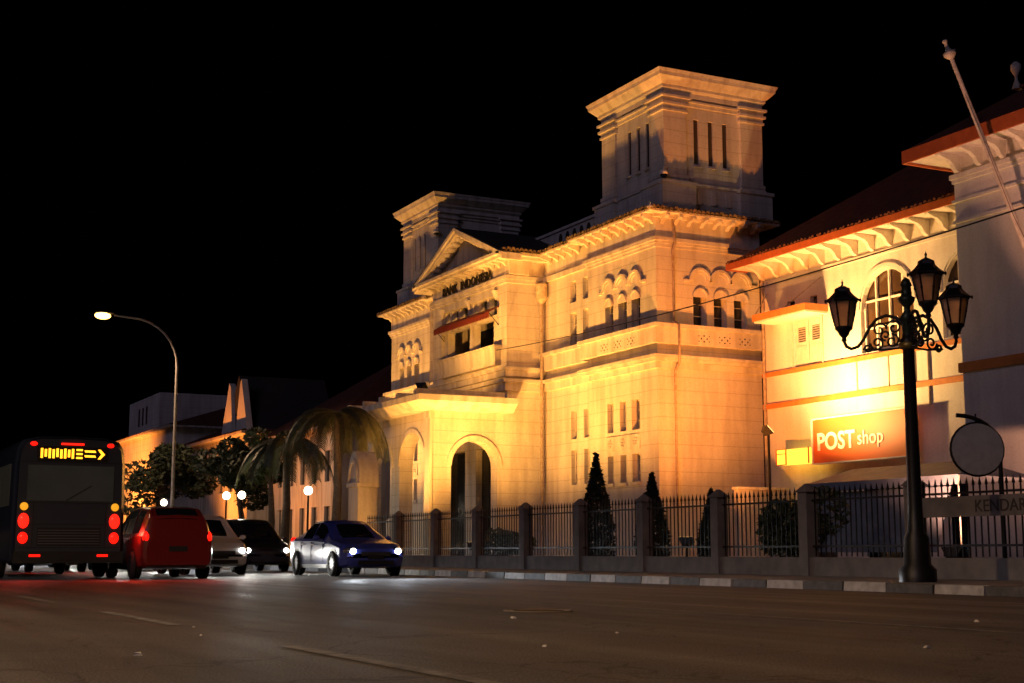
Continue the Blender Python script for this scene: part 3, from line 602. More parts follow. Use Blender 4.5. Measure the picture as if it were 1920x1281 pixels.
# projecting wing
XG, gy1, gy0 = 30.0, 30.4, 17.0; q = MB()
wall_panel(q, 'A', XG, gy0, gy1, 0, 12.1, [(26.2, 28.1, .1, 4.6), (22.2, 24.4, .1, 4.6)], .25)
q.quad((XG, gy1, 0), (XP + .5, gy1, 0), (XP + .5, gy1, 12.1), (XG, gy1, 12.1)); q.quad((XG, gy0, 0), (40, gy0, 0), (40, gy0, 12.1), (XG, gy0, 12.1)); Q('wing_wall', q)
for a, b in ((26.2, 28.1), (22.2, 24.4)):
    gl = MB(); fbox(gl, 'A', XG, a, b, -.3, -.26, .1, 4.6); Q('entrance', gl, 'louvre_dark')
    for k in range(4): q = MB(); u = a + (b - a) * k / 4; fbox(q, 'A', XG, u + .02, u + (b - a) / 4 - .02, -.26, -.2, .12, 3.4); Q('door_leaf', q, 'shutter_paint')
for p, z0, z1 in ((.10, 11.42, 11.56), (.05, 11.30, 11.417), (.07, 10.72, 10.80), (.07, 10.1, 10.18)): Q('string_course', MB().box(XG - p, XG + 2, gy0, gy1 + p, z0, z1))
Q('painted_band', MB().box(XG - .09, XG + 2, gy0, gy1 + .09, 5.72, 6.0), 'band_orange')
Q('soffit', MB().box(29.05, 33, gy0, 31.35, 12.1, 12.16)); Q('fascia', MB().box(28.97, 29.047, gy0, 31.43, 12.03, 12.42).box(29.05, 33, 31.353, 31.43, 12.03, 12.42), 'fascia_red')
Q('roof', MB().add([(29.0, gy0, 12.425), (29.0, 31.4, 12.425), (33, 27.5, 15.0), (33, gy0, 15.0), (37, 31.4, 12.425), (37, gy0, 12.425)], [(0, 3, 2, 1), (1, 2, 4), (3, 5, 4, 2)]), 'roof_tile')
for k in range(9): link('console', cme, PO, (XG, 30.1 - k * .88, 12.097), None)
Q('roof_finial', MB().lathe([(.16, 0), (.12, .12), (.05, .3), (.05, .42), (.1, .5), (.17, .64), (.16, .78), (.06, .88), (0, .9)], (33, 30.63, 14.72), 12), 'flagpole_paint')
Q('ridge_cap', MB().tube([(33, 27.5, 14.98), (33, 30.7, 14.75)], .05, 6), 'roof_tile')
# shop sign
SG = thing('shop_sign', 'long orange fascia sign reading POST shop in white letters on the post office', 'sign', (31.4, 36.5, 3.6))
part('sign_board', MB().box(31.4, 31.55, 34.0, 39.0, 3.62, 5.1), 'sign_orange', SG)
part('sign_frame', MB().box(31.37, 31.56, 38.96, 39.04, 3.58, 5.14).box(31.37, 31.56, 34.0, 38.955, 5.103, 5.15).box(31.37, 31.56, 34.0, 38.955, 3.57, 3.617), 'sign_white', SG)
part('sign_bracket', MB().box(31.55, 31.998, 38.2, 38.3, 4.2, 4.3).box(31.55, 31.998, 34.7, 34.8, 4.2, 4.3), 'iron_black', SG)
letters(text_mesh('lettering', 'POST', .82, .012, 'sign_white', .02), SG, (31.385, 38.75, 4.05), 'sign_white')
letters(text_mesh('lettering', 'shop', .66, .012, 'sign_white', .006), SG, (31.385, 36.68, 4.12), 'sign_white')
YL = thing('light_box', 'small yellow lit box sign fixed beside the POST shop sign', 'sign', (31.4, 40, 3.6))
part('box', MB().box(31.3, 31.75, 39.1, 40.9, 3.66, 4.18), 'yellow_box', YL); q = MB()
for y in (39.1, 40.35, 40.9): part('frame_bar', MB().box(31.28, 31.297, y - .03, y + .03, 3.64, 4.2), 'band_orange', YL)
for z in (3.64, 4.02, 4.18): part('frame_bar', MB().box(31.284, 31.2975, 40.381, 40.869, z, z + .025), 'band_orange', YL)
part('bracket', MB().box(31.75, 31.998, 39.6, 39.7, 3.85, 3.95), 'iron_black', YL)

# ------------------------------------------------------------------ floodlights (each has a fixture; some are added as fill)
def floodlight(loc, target, power, col, label, cone=120, size=.18, base=.05):
    t = thing('floodlight', label, 'floodlight', (loc[0], loc[1], base), 'floodlights in the forecourts')
    d = (Vector(target) - Vector(loc)).normalized(); rot = d.to_track_quat('-Z', 'Y').to_euler()
    h = MB().frustum((-.24, .24, -.18, .18, 0), (-.12, .12, -.10, .10, .2)); o = link('housing', h.mesh('housing', 'iron_black'), t, loc); o.rotation_euler = rot
    le = MB().box(-.22, .22, -.16, .16, -.012, -.003); o2 = link('lens', le.mesh('lens', 'flood_lens'), t, loc); o2.rotation_euler = rot
    part('post', MB().tube([(loc[0], loc[1], base), (loc[0], loc[1], loc[2] - .12)], .045, 8), 'iron_black', t)
    p = Vector(loc) + d * .06; spot(t, tuple(p), target, power, col, cone, 1, size); return t
AMB, ORG, YEL = (1, .42, .07), (1, .28, .04), (1, .54, .16)
floodlight((23.0, 46.8, .9), (27.3, 46.2, 12.4), 7600, AMB, 'floodlight on the lawn before the slit-windowed right wing', 104)
floodlight((23.2, 48.9, .9), (28.0, 52.2, 12.4), 7400, AMB, 'floodlight on the lawn before the recessed bank windows', 102)
floodlight((20.2, 50.6, .9), (25.2, 56.2, 11.0), 5200, AMB, 'floodlight on the lawn facing the gabled bank porch', 84)
floodlight((22.9, 53.3, 7.35), (26.5, 56.2, 12.6), 2300, AMB, 'small floodlight standing on the roof slab of the carriage porch', 120, .1, 6.86)
floodlight((23.4, 66.6, .9), (27.5, 67.0, 12.6), 11500, AMB, 'floodlight on the lawn before the far bank wing', 96)
floodlight((25.6, 38.2, 1.0), (29.8, 42.8, 12.6), 11000, ORG, 'floodlight between the bank side wall and the post office', 108)
floodlight((17.6, 46.6, .5), (19.2, 50.2, 3.2), 420, AMB, 'small floodlight added on the pavement to brighten the rounded gate pier', 60)  # added lamp, only to brighten the pier
floodlight((28.7, 37.9, 4.6), (32.0, 36.7, 7.8), 6000, YEL, 'floodlight on a tall post before the POST shop sign', 138)
floodlight((22.4, 23.2, .6), (30.0, 27.0, 11), 5200, (1, .43, .24), 'fill floodlight added behind the fence to brighten the flagpole wing of the post office', 104)  # added fill lamp, lifts the otherwise dim wing wall

# ------------------------------------------------------------------ street lamps
def street_lamp(x, y, dx, h, label, power):
    t = thing('street_lamp', label, 'street lamp', (x, y, 0))
    pts = [(x, y, .1), (x, y, h * .5), (x, y, h * .80)]
    for k in range(1, 9):
        a = pi / 2 * k / 8; pts.append((x + dx * .62 * (1 - cos(a)), y, h * .80 + h * .19 * sin(a)))
    pts.append((x + dx * .85, y, h * .995))
    part('pole', MB().tube(pts, [.11, .09, .075] + [.06] * 8 + [.05], 10), 'post_galv', t); part('base', MB().lathe([(.26, 0), (.26, .06), (.16, .1), (.14, .7), (.11, .75)], (x, y, .13), 12), 'post_galv', t)
    s = 1 if dx > 0 else -1; hx = x + dx * .98
    part('lamp_head', MB().ell((hx, y, h + .02), (.50, .15, .08)), 'post_galv', t); part('bulb', MB().ell((hx + s * .08, y, h - .13), (.42, .24, .19)), 'sodium_bulb', t)
    spot(t, (hx + s * .1, y, h - .4), (hx + s * .1, y, 0), power, (1, .64, .36), 160, .4, .25); return t
street_lamp(18.2, 75.6, -4.0, 13.05, 'tall curved street lamp lit orange beside the far lawn', 5500)
street_lamp(-9.6, 13.0, 6.4, 11.0, 'tall curved street lamp on the near pavement', 5200)

# cast-iron three-lantern lamp post
LX, LY = 16.2, 17.6
LP = thing('lantern_post', 'ornate black iron lamp post with three unlit glass lanterns on scrolled arms', 'lamp post', (LX, LY, 0))
part('pole', MB().lathe([(.30, 0), (.30, .2), (.22, .28), (.20, .7), (.14, .8), (.115, 1.2), (.095, 3.75), (.13, 3.8), (.14, 3.9), (.10, 3.95), (.09, 4.0)], (LX, LY, .13), 14), 'iron_black', LP)
part('collar', MB().lathe([(.10, 0), (.15, .02), (.155, .1), (.11, .13)], (LX, LY, 3.88), 14), 'iron_gold', LP)
part('finial', MB().lathe([(.09, 4.0), (.09, 4.35), (.13, 4.40), (.06, 4.5), (.05, 4.58), (.13, 4.68), (.14, 4.74), (.09, 4.76), (.09, 4.82), (.075, 4.92), (.10, 4.94), (.06, 5.04), (.03, 5.06), (0, 5.09)], (LX, LY, 0), 14), 'iron_green', LP)
rv, tv = Vector((.8918, -.4524, 0)), Vector((-.4524, -.8918, 0))
def spiral(c, d, r, turns, start, n=26, sgn=1):
    return [tuple(Vector(c) + d * (r * (1 - .78 * k / n) * cos(start + sgn * turns * 2 * pi * k / n)) + Vector((0, 0, r * (1 - .78 * k / n) * sin(start + sgn * turns * 2 * pi * k / n)))) for k in range(n + 1)]
lant = MB(); hexp = lambda r, z: [(r * cos(pi / 3 * k + .3), r * sin(pi / 3 * k + .3), z) for k in range(6)]
glassm = MB(); g0, g1 = hexp(.135, .16), hexp(.225, .60); glassm.add(g0 + g1, [(k, (k + 1) % 6, 6 + (k + 1) % 6, 6 + k) for k in range(6)])
barm = MB()
for k in range(6): barm.tube([g0[k], tuple((Vector(g0[k]) * .5 + Vector(g1[k]) * .5) * 1.005), g1[k]], [.014, .019, .014], 6); barm.ell((g1[k][0], g1[k][1], .60), (.026, .026, .026), 8, 5); barm.ell((g0[k][0] * .5 + g1[k][0] * .5, g0[k][1] * .5 + g1[k][1] * .5, .38), (.022, .022, .03), 8, 5)
for k in range(6): barm.tube([g0[k], g0[(k + 1) % 6]], .014, 6); barm.tube([g1[k], g1[(k + 1) % 6]], .016, 6)
roofm = MB(); rr = [hexp(.275, .60), hexp(.28, .625), hexp(.19, .70), hexp(.135, .76), hexp(.125, .82), hexp(.05, .86)]
roofm.add([p for r_ in rr for p in r_], [(i * 6 + k, i * 6 + (k + 1) % 6, i * 6 + 6 + (k + 1) % 6, i * 6 + 6 + k) for i in range(5) for k in range(6)] + [(5, 4, 3, 2, 1, 0), tuple(range(30, 36))])
roofm.lathe([(.03, .855), (.014, .89), (.022, .92), (.008, .95), (0, .99)], n=8)
for p in hexp(.285, .61): roofm.ell(p, (.02, .02, .035), 6, 4)
cupm = MB().lathe([(.015, -.10), (.05, -.06), (.035, -.02), (.08, .03), (.105, .09), (.15, .13), (.15, .16), (.0, .162)], n=12)
lm = [('lantern_glass', glassm, 'lantern_glass'), ('lantern_frame', barm, 'iron_black'), ('lantern_roof', roofm, 'iron_black'), ('lantern_cup', cupm, 'iron_black')]
lm = [(a, b.mesh(a, c)) for a, b, c in lm]
for th in (243, 2, 117):
    d = rv * sin(radians(th)) + tv * cos(radians(th)); B = Vector((LX, LY, 4.0)); Rr = 1.05
    z = Vector((0, 0, 1)); C = lambda a, b: tuple(B + d * a + z * b)
    arm = MB().tube([C(.06, .28), C(.18, .42), C(.34, .47), C(.50, .42), C(.63, .27), C(.72, .10), C(.82, -.02), C(.93, -.05), C(1.02, .0), C(Rr, .09)], .028, 8)
    a_ = part('arm', arm, 'iron_black', LP)
    sc = MB()
    for c_, r_, st, sg, tr in ((C(.22, .26), .13, 0, 1, 1.3), (C(.46, .24), .12, pi, -1, 1.3), (C(.26, .04), .12, pi / 2, 1, 1.3), (C(.50, .02), .12, 0, -1, 1.4), (C(.66, -.05), .075, pi, 1, 1.2), (C(.36, .14), .09, -pi / 2, 1, 1.2)):
        sc.tube(spiral(c_, d, r_, tr, st, 24, sg), .018, 6)
    sc.tube([C(.05, -.08), C(.4, -.10), C(.74, -.07)], .018, 6); part('scrollwork', sc, 'iron_black', a_)
    zz = 4.16 + (.16 if th == 2 else .05 if th == 117 else 0)
    if zz > 4.17: part('arm_stem', MB().tube([C(Rr, .08), C(Rr, zz - 4.0)], .026, 8), 'iron_black', a_)
    ln_ = None
    for nme, me in lm:
        o = link(nme, me, LP, (B.x + d.x * Rr, B.y + d.y * Rr, zz), (0, 0, radians(th)))

# globe lamps along the far pavement
def globe_lamp(x, y, z, label, m='globe_lit', twin=False, r=.17, power=60, col=(1, .86, .62)):
    t = thing('globe_lamp', label, 'lamp post', (x, y, 0), 'globe lamps along the pavement' if not twin else None)
    part('post', MB().lathe([(.12, 0), (.12, .15), (.05, .25), (.04, z - r - .08), (.07, z - r - .06), (.06, z - r)], (x, y, .1), 10), 'iron_black', t)
    if twin: part('crossbar', MB().tube([(x - .36, y, z - r), (x + .36, y, z - r)], .03, 8), 'iron_black', t)
    for dx in ((-.33, .33) if twin else (0,)):
        part('globe', MB().ell((x + dx, y, z), (r, r, r * (1.6 if twin else 1)), 14, 10), m, t)
        d = bpy.data.lights.new('globe_light', 'POINT'); d.energy = power; d.color = col; d.shadow_soft_size = .2; link('globe_light', d, t, (x + dx, y, z + r + .12))
for x, y, z, w_ in ((16.8, 71.5, 3.05, 'beside the tall orange street lamp'), (17.2, 61.6, 3.05, 'at the kerb by the farther palm'), (17.6, 60.6, 3.05, 'near the fence by the farther palm'), (18.3, 53.8, 3.0, 'beside the rounded gate pier'), (16.3, 84.5, 3.0, 'before the steep white gable')): globe_lamp(x, y, z, 'lit white globe lamp on a thin iron post ' + w_)
globe_lamp(12.2, 78, 3.45, 'twin lamp post with two bright violet-white oval globes', 'globe_violet', True, .2, 80, (.82, .76, 1))

# ------------------------------------------------------------------ flagpole, cable, round sign, tarpaulin
FP = thing('flagpole', 'slanting pale flagpole with cup-shaped finial fixed to the post office wing', 'flagpole', (29.9, 27.2, 6.6))
a, b = Vector((29.95, 27.0, 6.9)), Vector((27.7, 27.95, 14.0)); dv = (b - a).normalized()
part('pole', MB().tube([tuple(a), tuple(a.lerp(b, .5)), tuple(b)], [.085, .075, .06], 10), 'flagpole_paint', FP)
q = MB(); pr = [(.065, -.02), (.11, .03), (.17, .10), (.18, .2), (.10, .21), (.055, .32), (.045, .44), (.075, .50), (.07, .55), (0, .57)]
rot = dv.to_track_quat('Z', 'Y').to_matrix(); qq = MB().lathe(pr, n=12); qq.v = [tuple(b + rot @ Vector(v)) for v in qq.v]; part('finial', qq, 'flagpole_paint', FP)
part('wall_bracket', MB().box(29.75, 29.998, 26.88, 27.12, 6.7, 7.15), 'iron_black', FP); part('halyard', MB().tube([tuple(b), (28.9, 27.2, 9.6), (29.9, 26.9, 7.4)], .008, 5), 'cable', FP)
pts = []; a, b = Vector((26.55, 54.4, 9.15)), Vector((18.6, 12.0, 6.65))
for k in range(25): t = k / 24; pts.append(tuple(a.lerp(b, t) + Vector((0, 0, -1.1 * 4 * t * (1 - t) * .35))))
tag(link('overhead_cable', MB().tube(pts, .016, 6).mesh('overhead_cable', 'cable')), 'thin black overhead cable running from the bank porch past the post office', 'cable')
UP = thing('utility_pole', 'plain grey concrete utility pole carrying the overhead cable', 'pole', (18.6, 12, 0))
part('shaft', MB().lathe([(.16, 0), (.10, 8.0), (0, 8.02)], (18.6, 12, 0), 12), 'pavement', UP); part('crossarm', MB().box(18.2, 18.58, 11.95, 12.05, 6.6, 6.7), 'iron_black', UP)
RS = thing('round_sign', 'round blank board hanging from a curved post before the post office', 'sign', (21.4, 21.4, 0))
ya = lambda s: (21.4 + s * .8918, 21.4 - s * .4524)
x_, y_ = ya(.46); pts = [(x_, y_, .1), (x_, y_, 2.7)] + [(ya(.46 - .85 * (1 - cos(pi / 2 * k / 8)))[0], ya(.46 - .85 * (1 - cos(pi / 2 * k / 8)))[1], 2.7 + .65 * sin(pi / 2 * k / 8)) for k in range(1, 9)]
part('post', MB().tube(pts, .045, 8), 'iron_black', RS); c0 = Vector((*ya(0), 2.66)); nrm = Vector((-.4524, -.8918, 0))
dsk = [tuple(c0 + rv * (.52 * cos(2 * pi * k / 28)) + Vector((0, 0, .52 * sin(2 * pi * k / 28))) - nrm * .05) for k in range(28)]; part('board', MB().prism(dsk, tuple(nrm * .1)), 'shutter_paint', RS)
part('rim', MB().tube([tuple(c0 + rv * (.53 * cos(2 * pi * k / 28)) + Vector((0, 0, .53 * sin(2 * pi * k / 28)))) for k in range(29)], .03, 8, False), 'iron_black', RS)
part('hanger', MB().tube([tuple(c0 + Vector((0, 0, .53))), tuple(c0 + Vector((0, 0, .72)))], .02, 6), 'iron_black', RS)
TP = thing('tarpaulin_canopy', 'blue-grey tarpaulin canopy on poles before the post office', 'canopy', (24.5, 27, 0))
q = MB().add([(23.6, 24.2, 2.35), (23.6, 29.6, 2.35), (24.8, 29.2, 2.75), (24.8, 24.9, 2.75), (26.2, 29.6, 2.3), (26.2, 24.2, 2.3)], [(0, 3, 2, 1), (3, 5, 4, 2), (0, 5, 3), (1, 2, 4)]); q.add([(23.59, 24.2, 2.35), (23.59, 29.6, 2.35), (23.56, 29.6, 2.12), (23.56, 24.2, 2.12)], [(0, 1, 2, 3)]); part('sheet', q, 'tarp', TP)
q = MB().add([(23.75, 24.6, 2.1), (23.75, 29.4, 2.1), (23.72, 29.4, .6), (23.72, 25.1, .6)], [(0, 1, 2, 3)]); part('side_sheet', q, 'tarp', TP)
for x, y in ((23.65, 24.25), (23.65, 29.5), (26.1, 24.25), (26.1, 29.5)): part('pole', MB().tube([(x, y, .1), (x, y, 2.33)], .03, 6), 'post_galv', TP)
NB = thing('notice_board', 'long low board lettered KENDARAAN fixed to the fence', 'sign', (18.55, 19, 1))
part('board', MB().box(18.5, 18.54, 15.5, 19.9, 1.22, 1.58), 'pavement', NB); letters(text_mesh('lettering', 'KENDARAAN', .30, .004, 'louvre_dark'), NB, (18.49, 18.62, 1.30), 'louvre_dark')

# ------------------------------------------------------------------ fence, gate pier, garden wall
bar = MB().box(-.011, .011, -.011, .011, .42, 1.68).add([(-.022, -.022, 1.68), (.022, -.022, 1.68), (.022, .022, 1.68), (-.022, .022, 1.68), (0, 0, 1.84)], [(0, 1, 4), (1, 2, 4), (2, 3, 4), (3, 0, 4), (3, 2, 1, 0)]); bme = bar.mesh('bar', 'iron_black')
rme = MB().box(-.016, .016, 0, 2.84, -.02, .02).mesh('rail', 'iron_black'); pme = MB().box(-.14, .14, -.14, .14, 0, 1.72).frustum((-.19, .19, -.19, .19, 1.723), (-.03, .03, -.03, .03, 1.9)).mesh('pier', 'pavement')
lme = MB().box(-.1, .1, 0, 2.86, 0, .40).mesh('base_wall', 'pavement')
spots = ['beside the KENDARAAN board', 'behind the lantern post', 'before the tarpaulin canopy', 'facing the POST shop sign', 'facing the bank side wall', 'beside the pointed cypress', 'before the right bank wing', 'before the recessed bank windows', 'beside the carriage porch', 'next to the rounded gate pier']
for i in range(10):
    y = 17.2 + i * 3.14
    t = thing('iron_fence', 'black spear-topped iron fence panel on a low wall ' + spots[i], 'fence', (18.72, y, .1), 'fence panels along the forecourts')
    link('pier', pme, t, (18.72, y, .1)); link('base_wall', lme, t, (18.72, y + .14, .1))
    for z in (.62, 1.55): link('rail', rme, t, (18.72, y + .15, z + .1))
    for k in range(18): link('bar', bme, t, (18.72, y + .25 + k * .156, .1))
GP = thing('gate_pier', 'round-headed white gate pier beside the bank driveway', 'gate pier', (19.2, 50.2, 0))
part('shaft', MB().box(18.85, 19.6, 49.75, 50.75, 0, 3.0).box(18.78, 19.67, 49.68, 50.82, 3.003, 3.16), 'bank_trim', GP)
q = MB(); half_disc(q, 'A', 18.85, 50.25, 3.163, .62, 0, -.75, 0, pi, 16); q.v = [(x, y, 3.163 + (z - 3.163) * 1.9) for x, y, z in q.v]; part('rounded_head', q, 'bank_trim', GP)
q = MB(); arc_ring(q, 'A', 18.85, 50.25, 3.163, .40, .48, 0, .06); q.v = [(x, y, 3.163 + (z - 3.163) * 1.9) for x, y, z in q.v]; part('head_mould', q, 'bank_trim', GP)
GW = thing('garden_wall', 'low plain wall standing before the side of the bank', 'wall', (29, 40.8, 0))
part('wall', MB().box(29.4, 31.5, 40.6, 40.85, 0, 2.75), 'bank_trim', GW); part('coping', MB().box(29.34, 31.56, 40.54, 40.91, 2.753, 2.85), 'bank_trim', GW)

# ------------------------------------------------------------------ planting
def leaves(mb, c, r, n, size, shape):
    for _ in range(n):
        while True:
            p = Vector((random.uniform(-1, 1), random.uniform(-1, 1), random.uniform(-1, 1)))
            if p.length < 1: break
        p = p.normalized() * (p.length ** .45); p = shape(p)
        o = Vector(c) + Vector((p.x * r[0], p.y * r[1], p.z * r[2])); s = size * random.uniform(.6, 1.4)
        a = Vector((random.gauss(0, 1), random.gauss(0, 1), random.gauss(0, .7))).normalized(); b = a.cross(Vector((random.gauss(0, 1), random.gauss(0, 1), random.gauss(0, 1)))).normalized()
        mb.add([tuple(o - a * s), tuple(o + b * s * .45), tuple(o + a * s), tuple(o - b * s * .45)], [(0, 1, 2, 3)])
def cypress(x, y, h, r, label):
    t = thing('cypress_tree', label, 'tree', (x, y, 0)); m = MB()
    leaves(m, (x, y, h * .52), (r, r, h * .5), 2600, .085, lambda p: Vector((p.x * (1.0 - .92 * (p.z * .5 + .5)) * 1.25, p.y * (1.0 - .92 * (p.z * .5 + .5)) * 1.25, p.z)))
    part('crown', m, 'leaf_dark', t); part('trunk', MB().tube([(x, y, 0), (x, y, h * .7)], [.09, .03], 8), 'trunk', t)
cypress(20.2, 34.6, 3.3, .62, 'tallest pointed dark cypress by the fence before the right bank wing'); cypress(21.4, 33.6, 2.75, .58, 'shorter pointed cypress by the corner of the bank wing'); cypress(24.0, 34.5, 2.4, .5, 'smallest pointed cypress before the low garden wall')
def bush(x, y, z, r, label, n=1800, m='leaf_mid', size=.09):
    t = thing('shrub', label, 'shrub', (x, y, 0)); q = MB()
    for k in range(5):
        a = random.uniform(0, 6.28); leaves(q, (x + r[0] * .45 * cos(a), y + r[1] * .45 * sin(a), z + r[2] * random.uniform(-.3, .45)), (r[0] * .62, r[1] * .62, r[2] * .6), n // 5, size, lambda p: p)
    part('foliage', q, m, t); s = MB()
    for k in range(5): a = k * 1.26; s.tube([(x, y, 0), (x + r[0] * .3 * cos(a), y + r[1] * .3 * sin(a), z)], [.035, .015], 6)
    part('stem', s, 'trunk', t)
bush(20.6, 26.0, 1.25, (.9, 1.1, .95), 'round dark shrub behind the fence near the POST shop sign'); bush(21.5, 43.0, .9, (.8, 1.6, .6), 'low clipped shrub before the recessed bank windows')
def tree(x, y, h, r, label, n=5200, m='leaf_dark', size=.17, blobs=12):
    t = thing('broadleaf_tree', label, 'tree', (x, y, 0)); q = MB(); tr = MB()
    top = (x + random.uniform(-.3, .3), y, h * .55); tr.tube([(x, y, 0), (x + .1, y, h * .3), top], [.22, .17, .11], 8)
    for k in range(blobs):
        a = random.uniform(0, 6.28); rad = r * random.uniform(.3, .85); c = (x + rad * cos(a), y + rad * sin(a), h * random.uniform(.5, .92) - rad * .12)
        tr.tube([top, tuple((Vector(top) + Vector(c)) / 2 + Vector((0, 0, .2))), c], [.08, .05, .02], 6); s = r * random.uniform(.28, .46)
        leaves(q, c, (s, s, s * .75), n // blobs, size, lambda p: p)
    part('crown', q, m, t); part('trunk', tr, 'trunk', t)
tree(21.2, 73.0, 6.6, 2.3, 'low spreading dark tree before the white-gabled building'); tree(20.0, 86.0, 7.2, 3.0, 'dark broad tree beside the tall orange street lamp'); tree(20.4, 65.5, 6.8, 1.5, 'slim leafy tree beside the drooping palm', 2600, 'leaf_mid', .14, 8)
tree(19.0, 112.0, 9.0, 3.8, 'dark tree before the far pale building with slit windows', 4200, 'leaf_dark', .24)
tree(12.0, 190.0, 11.0, 6, 'distant dark tree at the end of the street', 3000, 'leaf_dark', .4)
def palm(x, y, h, L, nf, label):
    t = thing('palm_tree', label, 'palm', (x, y, 0)); part('trunk', MB().tube([(x, y, 0), (x + .1, y, h * .5), (x + .05, y + .1, h)], [.24, .17, .14], 10), 'trunk', t)
    for k in range(nf):
        a = k * 2.399 + .3; el = random.uniform(.15, 1.05); q = MB(); pts = []
        for s in range(11):
            u = s / 10; rr = L * (sin(min(1, u) * 1.35) / sin(1.35)) * cos(el * .55); z = h + L * (el * .62 * u - (.95 + .25 * el) * u * u)
            pts.append(Vector((x + .05 + rr * cos(a), y + .1 + rr * sin(a), z)))
        q.tube([tuple(p) for p in pts], [.03 - .0024 * i for i in range(11)], 5); side = Vector((-sin(a), cos(a), 0))
        for i in range(44):
            u = .08 + .9 * i / 44; f = u * 10; j = min(9, int(f)); p = pts[j].lerp(pts[j + 1], f - j); tn = (pts[j + 1] - pts[j]).normalized(); ll = L * .30 * (1 - .55 * abs(u - .45)) * random.uniform(.85, 1.1)
            for sd in (-1, 1):
                e_ = p + side * sd * ll * .55 + tn * ll * .35 + Vector((0, 0, -ll * .62)); mid = p + side * sd * ll * .36 + tn * ll * .2 + Vector((0, 0, -ll * .12)); wv = tn * .03
                q.add([tuple(p - wv), tuple(p + wv), tuple(mid + wv), tuple(mid - wv), tuple(e_)], [(0, 1, 2, 3), (3, 2, 4)])
        part('frond', q, 'palm_leaf', t)
palm(20.0, 55.4, 6.3, 2.4, 17, 'dark drooping palm beside the bank carriage porch'); palm(19.4, 60.2, 5.4, 2.2, 15, 'second drooping palm standing beyond the one at the carriage porch')

# ------------------------------------------------------------------ buildings further down the street
def far_house(name, label, x0, x1, y0, y1, h, rh, wins, wm='far_wall', lit=None):
    t = thing(name, label, 'building', (x0, y0, 0)); q = MB()
    wall_panel(q, 'A', x0, y0, y1, 0, h, wins, .15); q.quad((x0, y0, 0), (x1, y0, 0), (x1, y0, h), (x0, y0, h)); q.quad((x0, y1, 0), (x1, y1, 0), (x1, y1, h), (x0, y1, h)); part('wall', q, wm, t)
    for a, b, s, e in wins:
        w_ = MB(); fbox(w_, 'A', x0, a, b, -.2, -.16, s, e); o = part('window', w_, 'window_glass', t)
        f_ = MB(); fbox(f_, 'A', x0, (a + b) / 2 - .03, (a + b) / 2 + .03, -.155, -.12, s, e); part('mullion', f_, 'shutter_paint', o)
    part('eave', MB().box(x0 - .7, x1 + .7, y0 - .7, y1 + .7, h + .003, h + .16), 'far_wall', t)
    m = min((x1 - x0), (y1 - y0)) / 2
    part('roof', MB().frustum((x0 - .75, x1 + .75, y0 - .75, y1 + .75, h + .163), (x0 + m * .9, x1 - m * .9, y0 + m * .9, y1 - m * .9, h + rh)), 'roof_tile', t); return t
far_house('street_building', 'building with brown tiled hip roof beyond the far bank wing', 27.5, 40, 75.5, 88, 7.6, 4.6, [(77 + 2.2 * k, 78 + 2.2 * k, 1.2, 3.2) for k in range(5)] + [(77 + 2.2 * k, 78 + 2.2 * k, 4.6, 6.4) for k in range(5)])
GB = far_house('gabled_building', 'building with a steep white gable split by a dark slot', 26.5, 40, 90, 106, 8.2, 3.2, [(91 + 2.4 * k, 92.2 + 2.4 * k, 4.6, 6.6) for k in range(6)])
q = MB().prism([(26.2, 89.4, 8.4), (26.2, 92.1, 8.4), (26.2, 91.3, 11.6), (26.2, 91.0, 11.9)], (.4, 0, 0)).prism([(26.2, 92.9, 8.4), (26.2, 95.6, 8.4), (26.2, 93.9, 11.9), (26.2, 93.5, 11.6)], (.4, 0, 0)); part('gable_wall', q, 'post_wall', GB)
q = MB().prism([(26.45, 89.6, 8.4), (26.45, 95.4, 8.4), (26.45, 92.5, 12.3)], (6, 0, 0)); part('gable_roof', q, 'dark_roof', GB)
wn = [(112 + 4.5 * j + k * .8, 112.4 + 4.5 * j + k * .8, 6.2, 8.4) for j in range(8) for k in range(3)] + [(112 + 4.5 * j, 113.8 + 4.5 * j, 1.4, 3.8) for j in range(8)]
PB = far_house('pale_building', 'long pale building with triple slit windows glowing orange far down the street', 26.5, 45, 110, 150, 10.2, 3.2, wn, 'bank_wall')
part('attic_block', MB().box(28, 36, 122, 134, 10.4, 14.2), 'bank_wall', PB)
for k in range(3): part('attic_slit', MB().box(27.98, 27.997, 126.5 + k * 1.5, 127.1 + k * 1.5, 11.8, 13.4), 'louvre_dark', PB)
far_house('dark_building', 'dim low building closing the far end of the street', 14, 40, 215, 240, 9, 4, [])
floodlight((22.0, 93.0, .7), (26.3, 92.6, 9.5), 9000, ORG, 'floodlight before the steep white gable')
floodlight((20.5, 118, .7), (26.5, 124, 8), 26000, ORG, 'floodlight before the long pale building')
floodlight((21.5, 82, .7), (27.5, 81, 5), 2600, ORG, 'floodlight before the brown-roofed building')

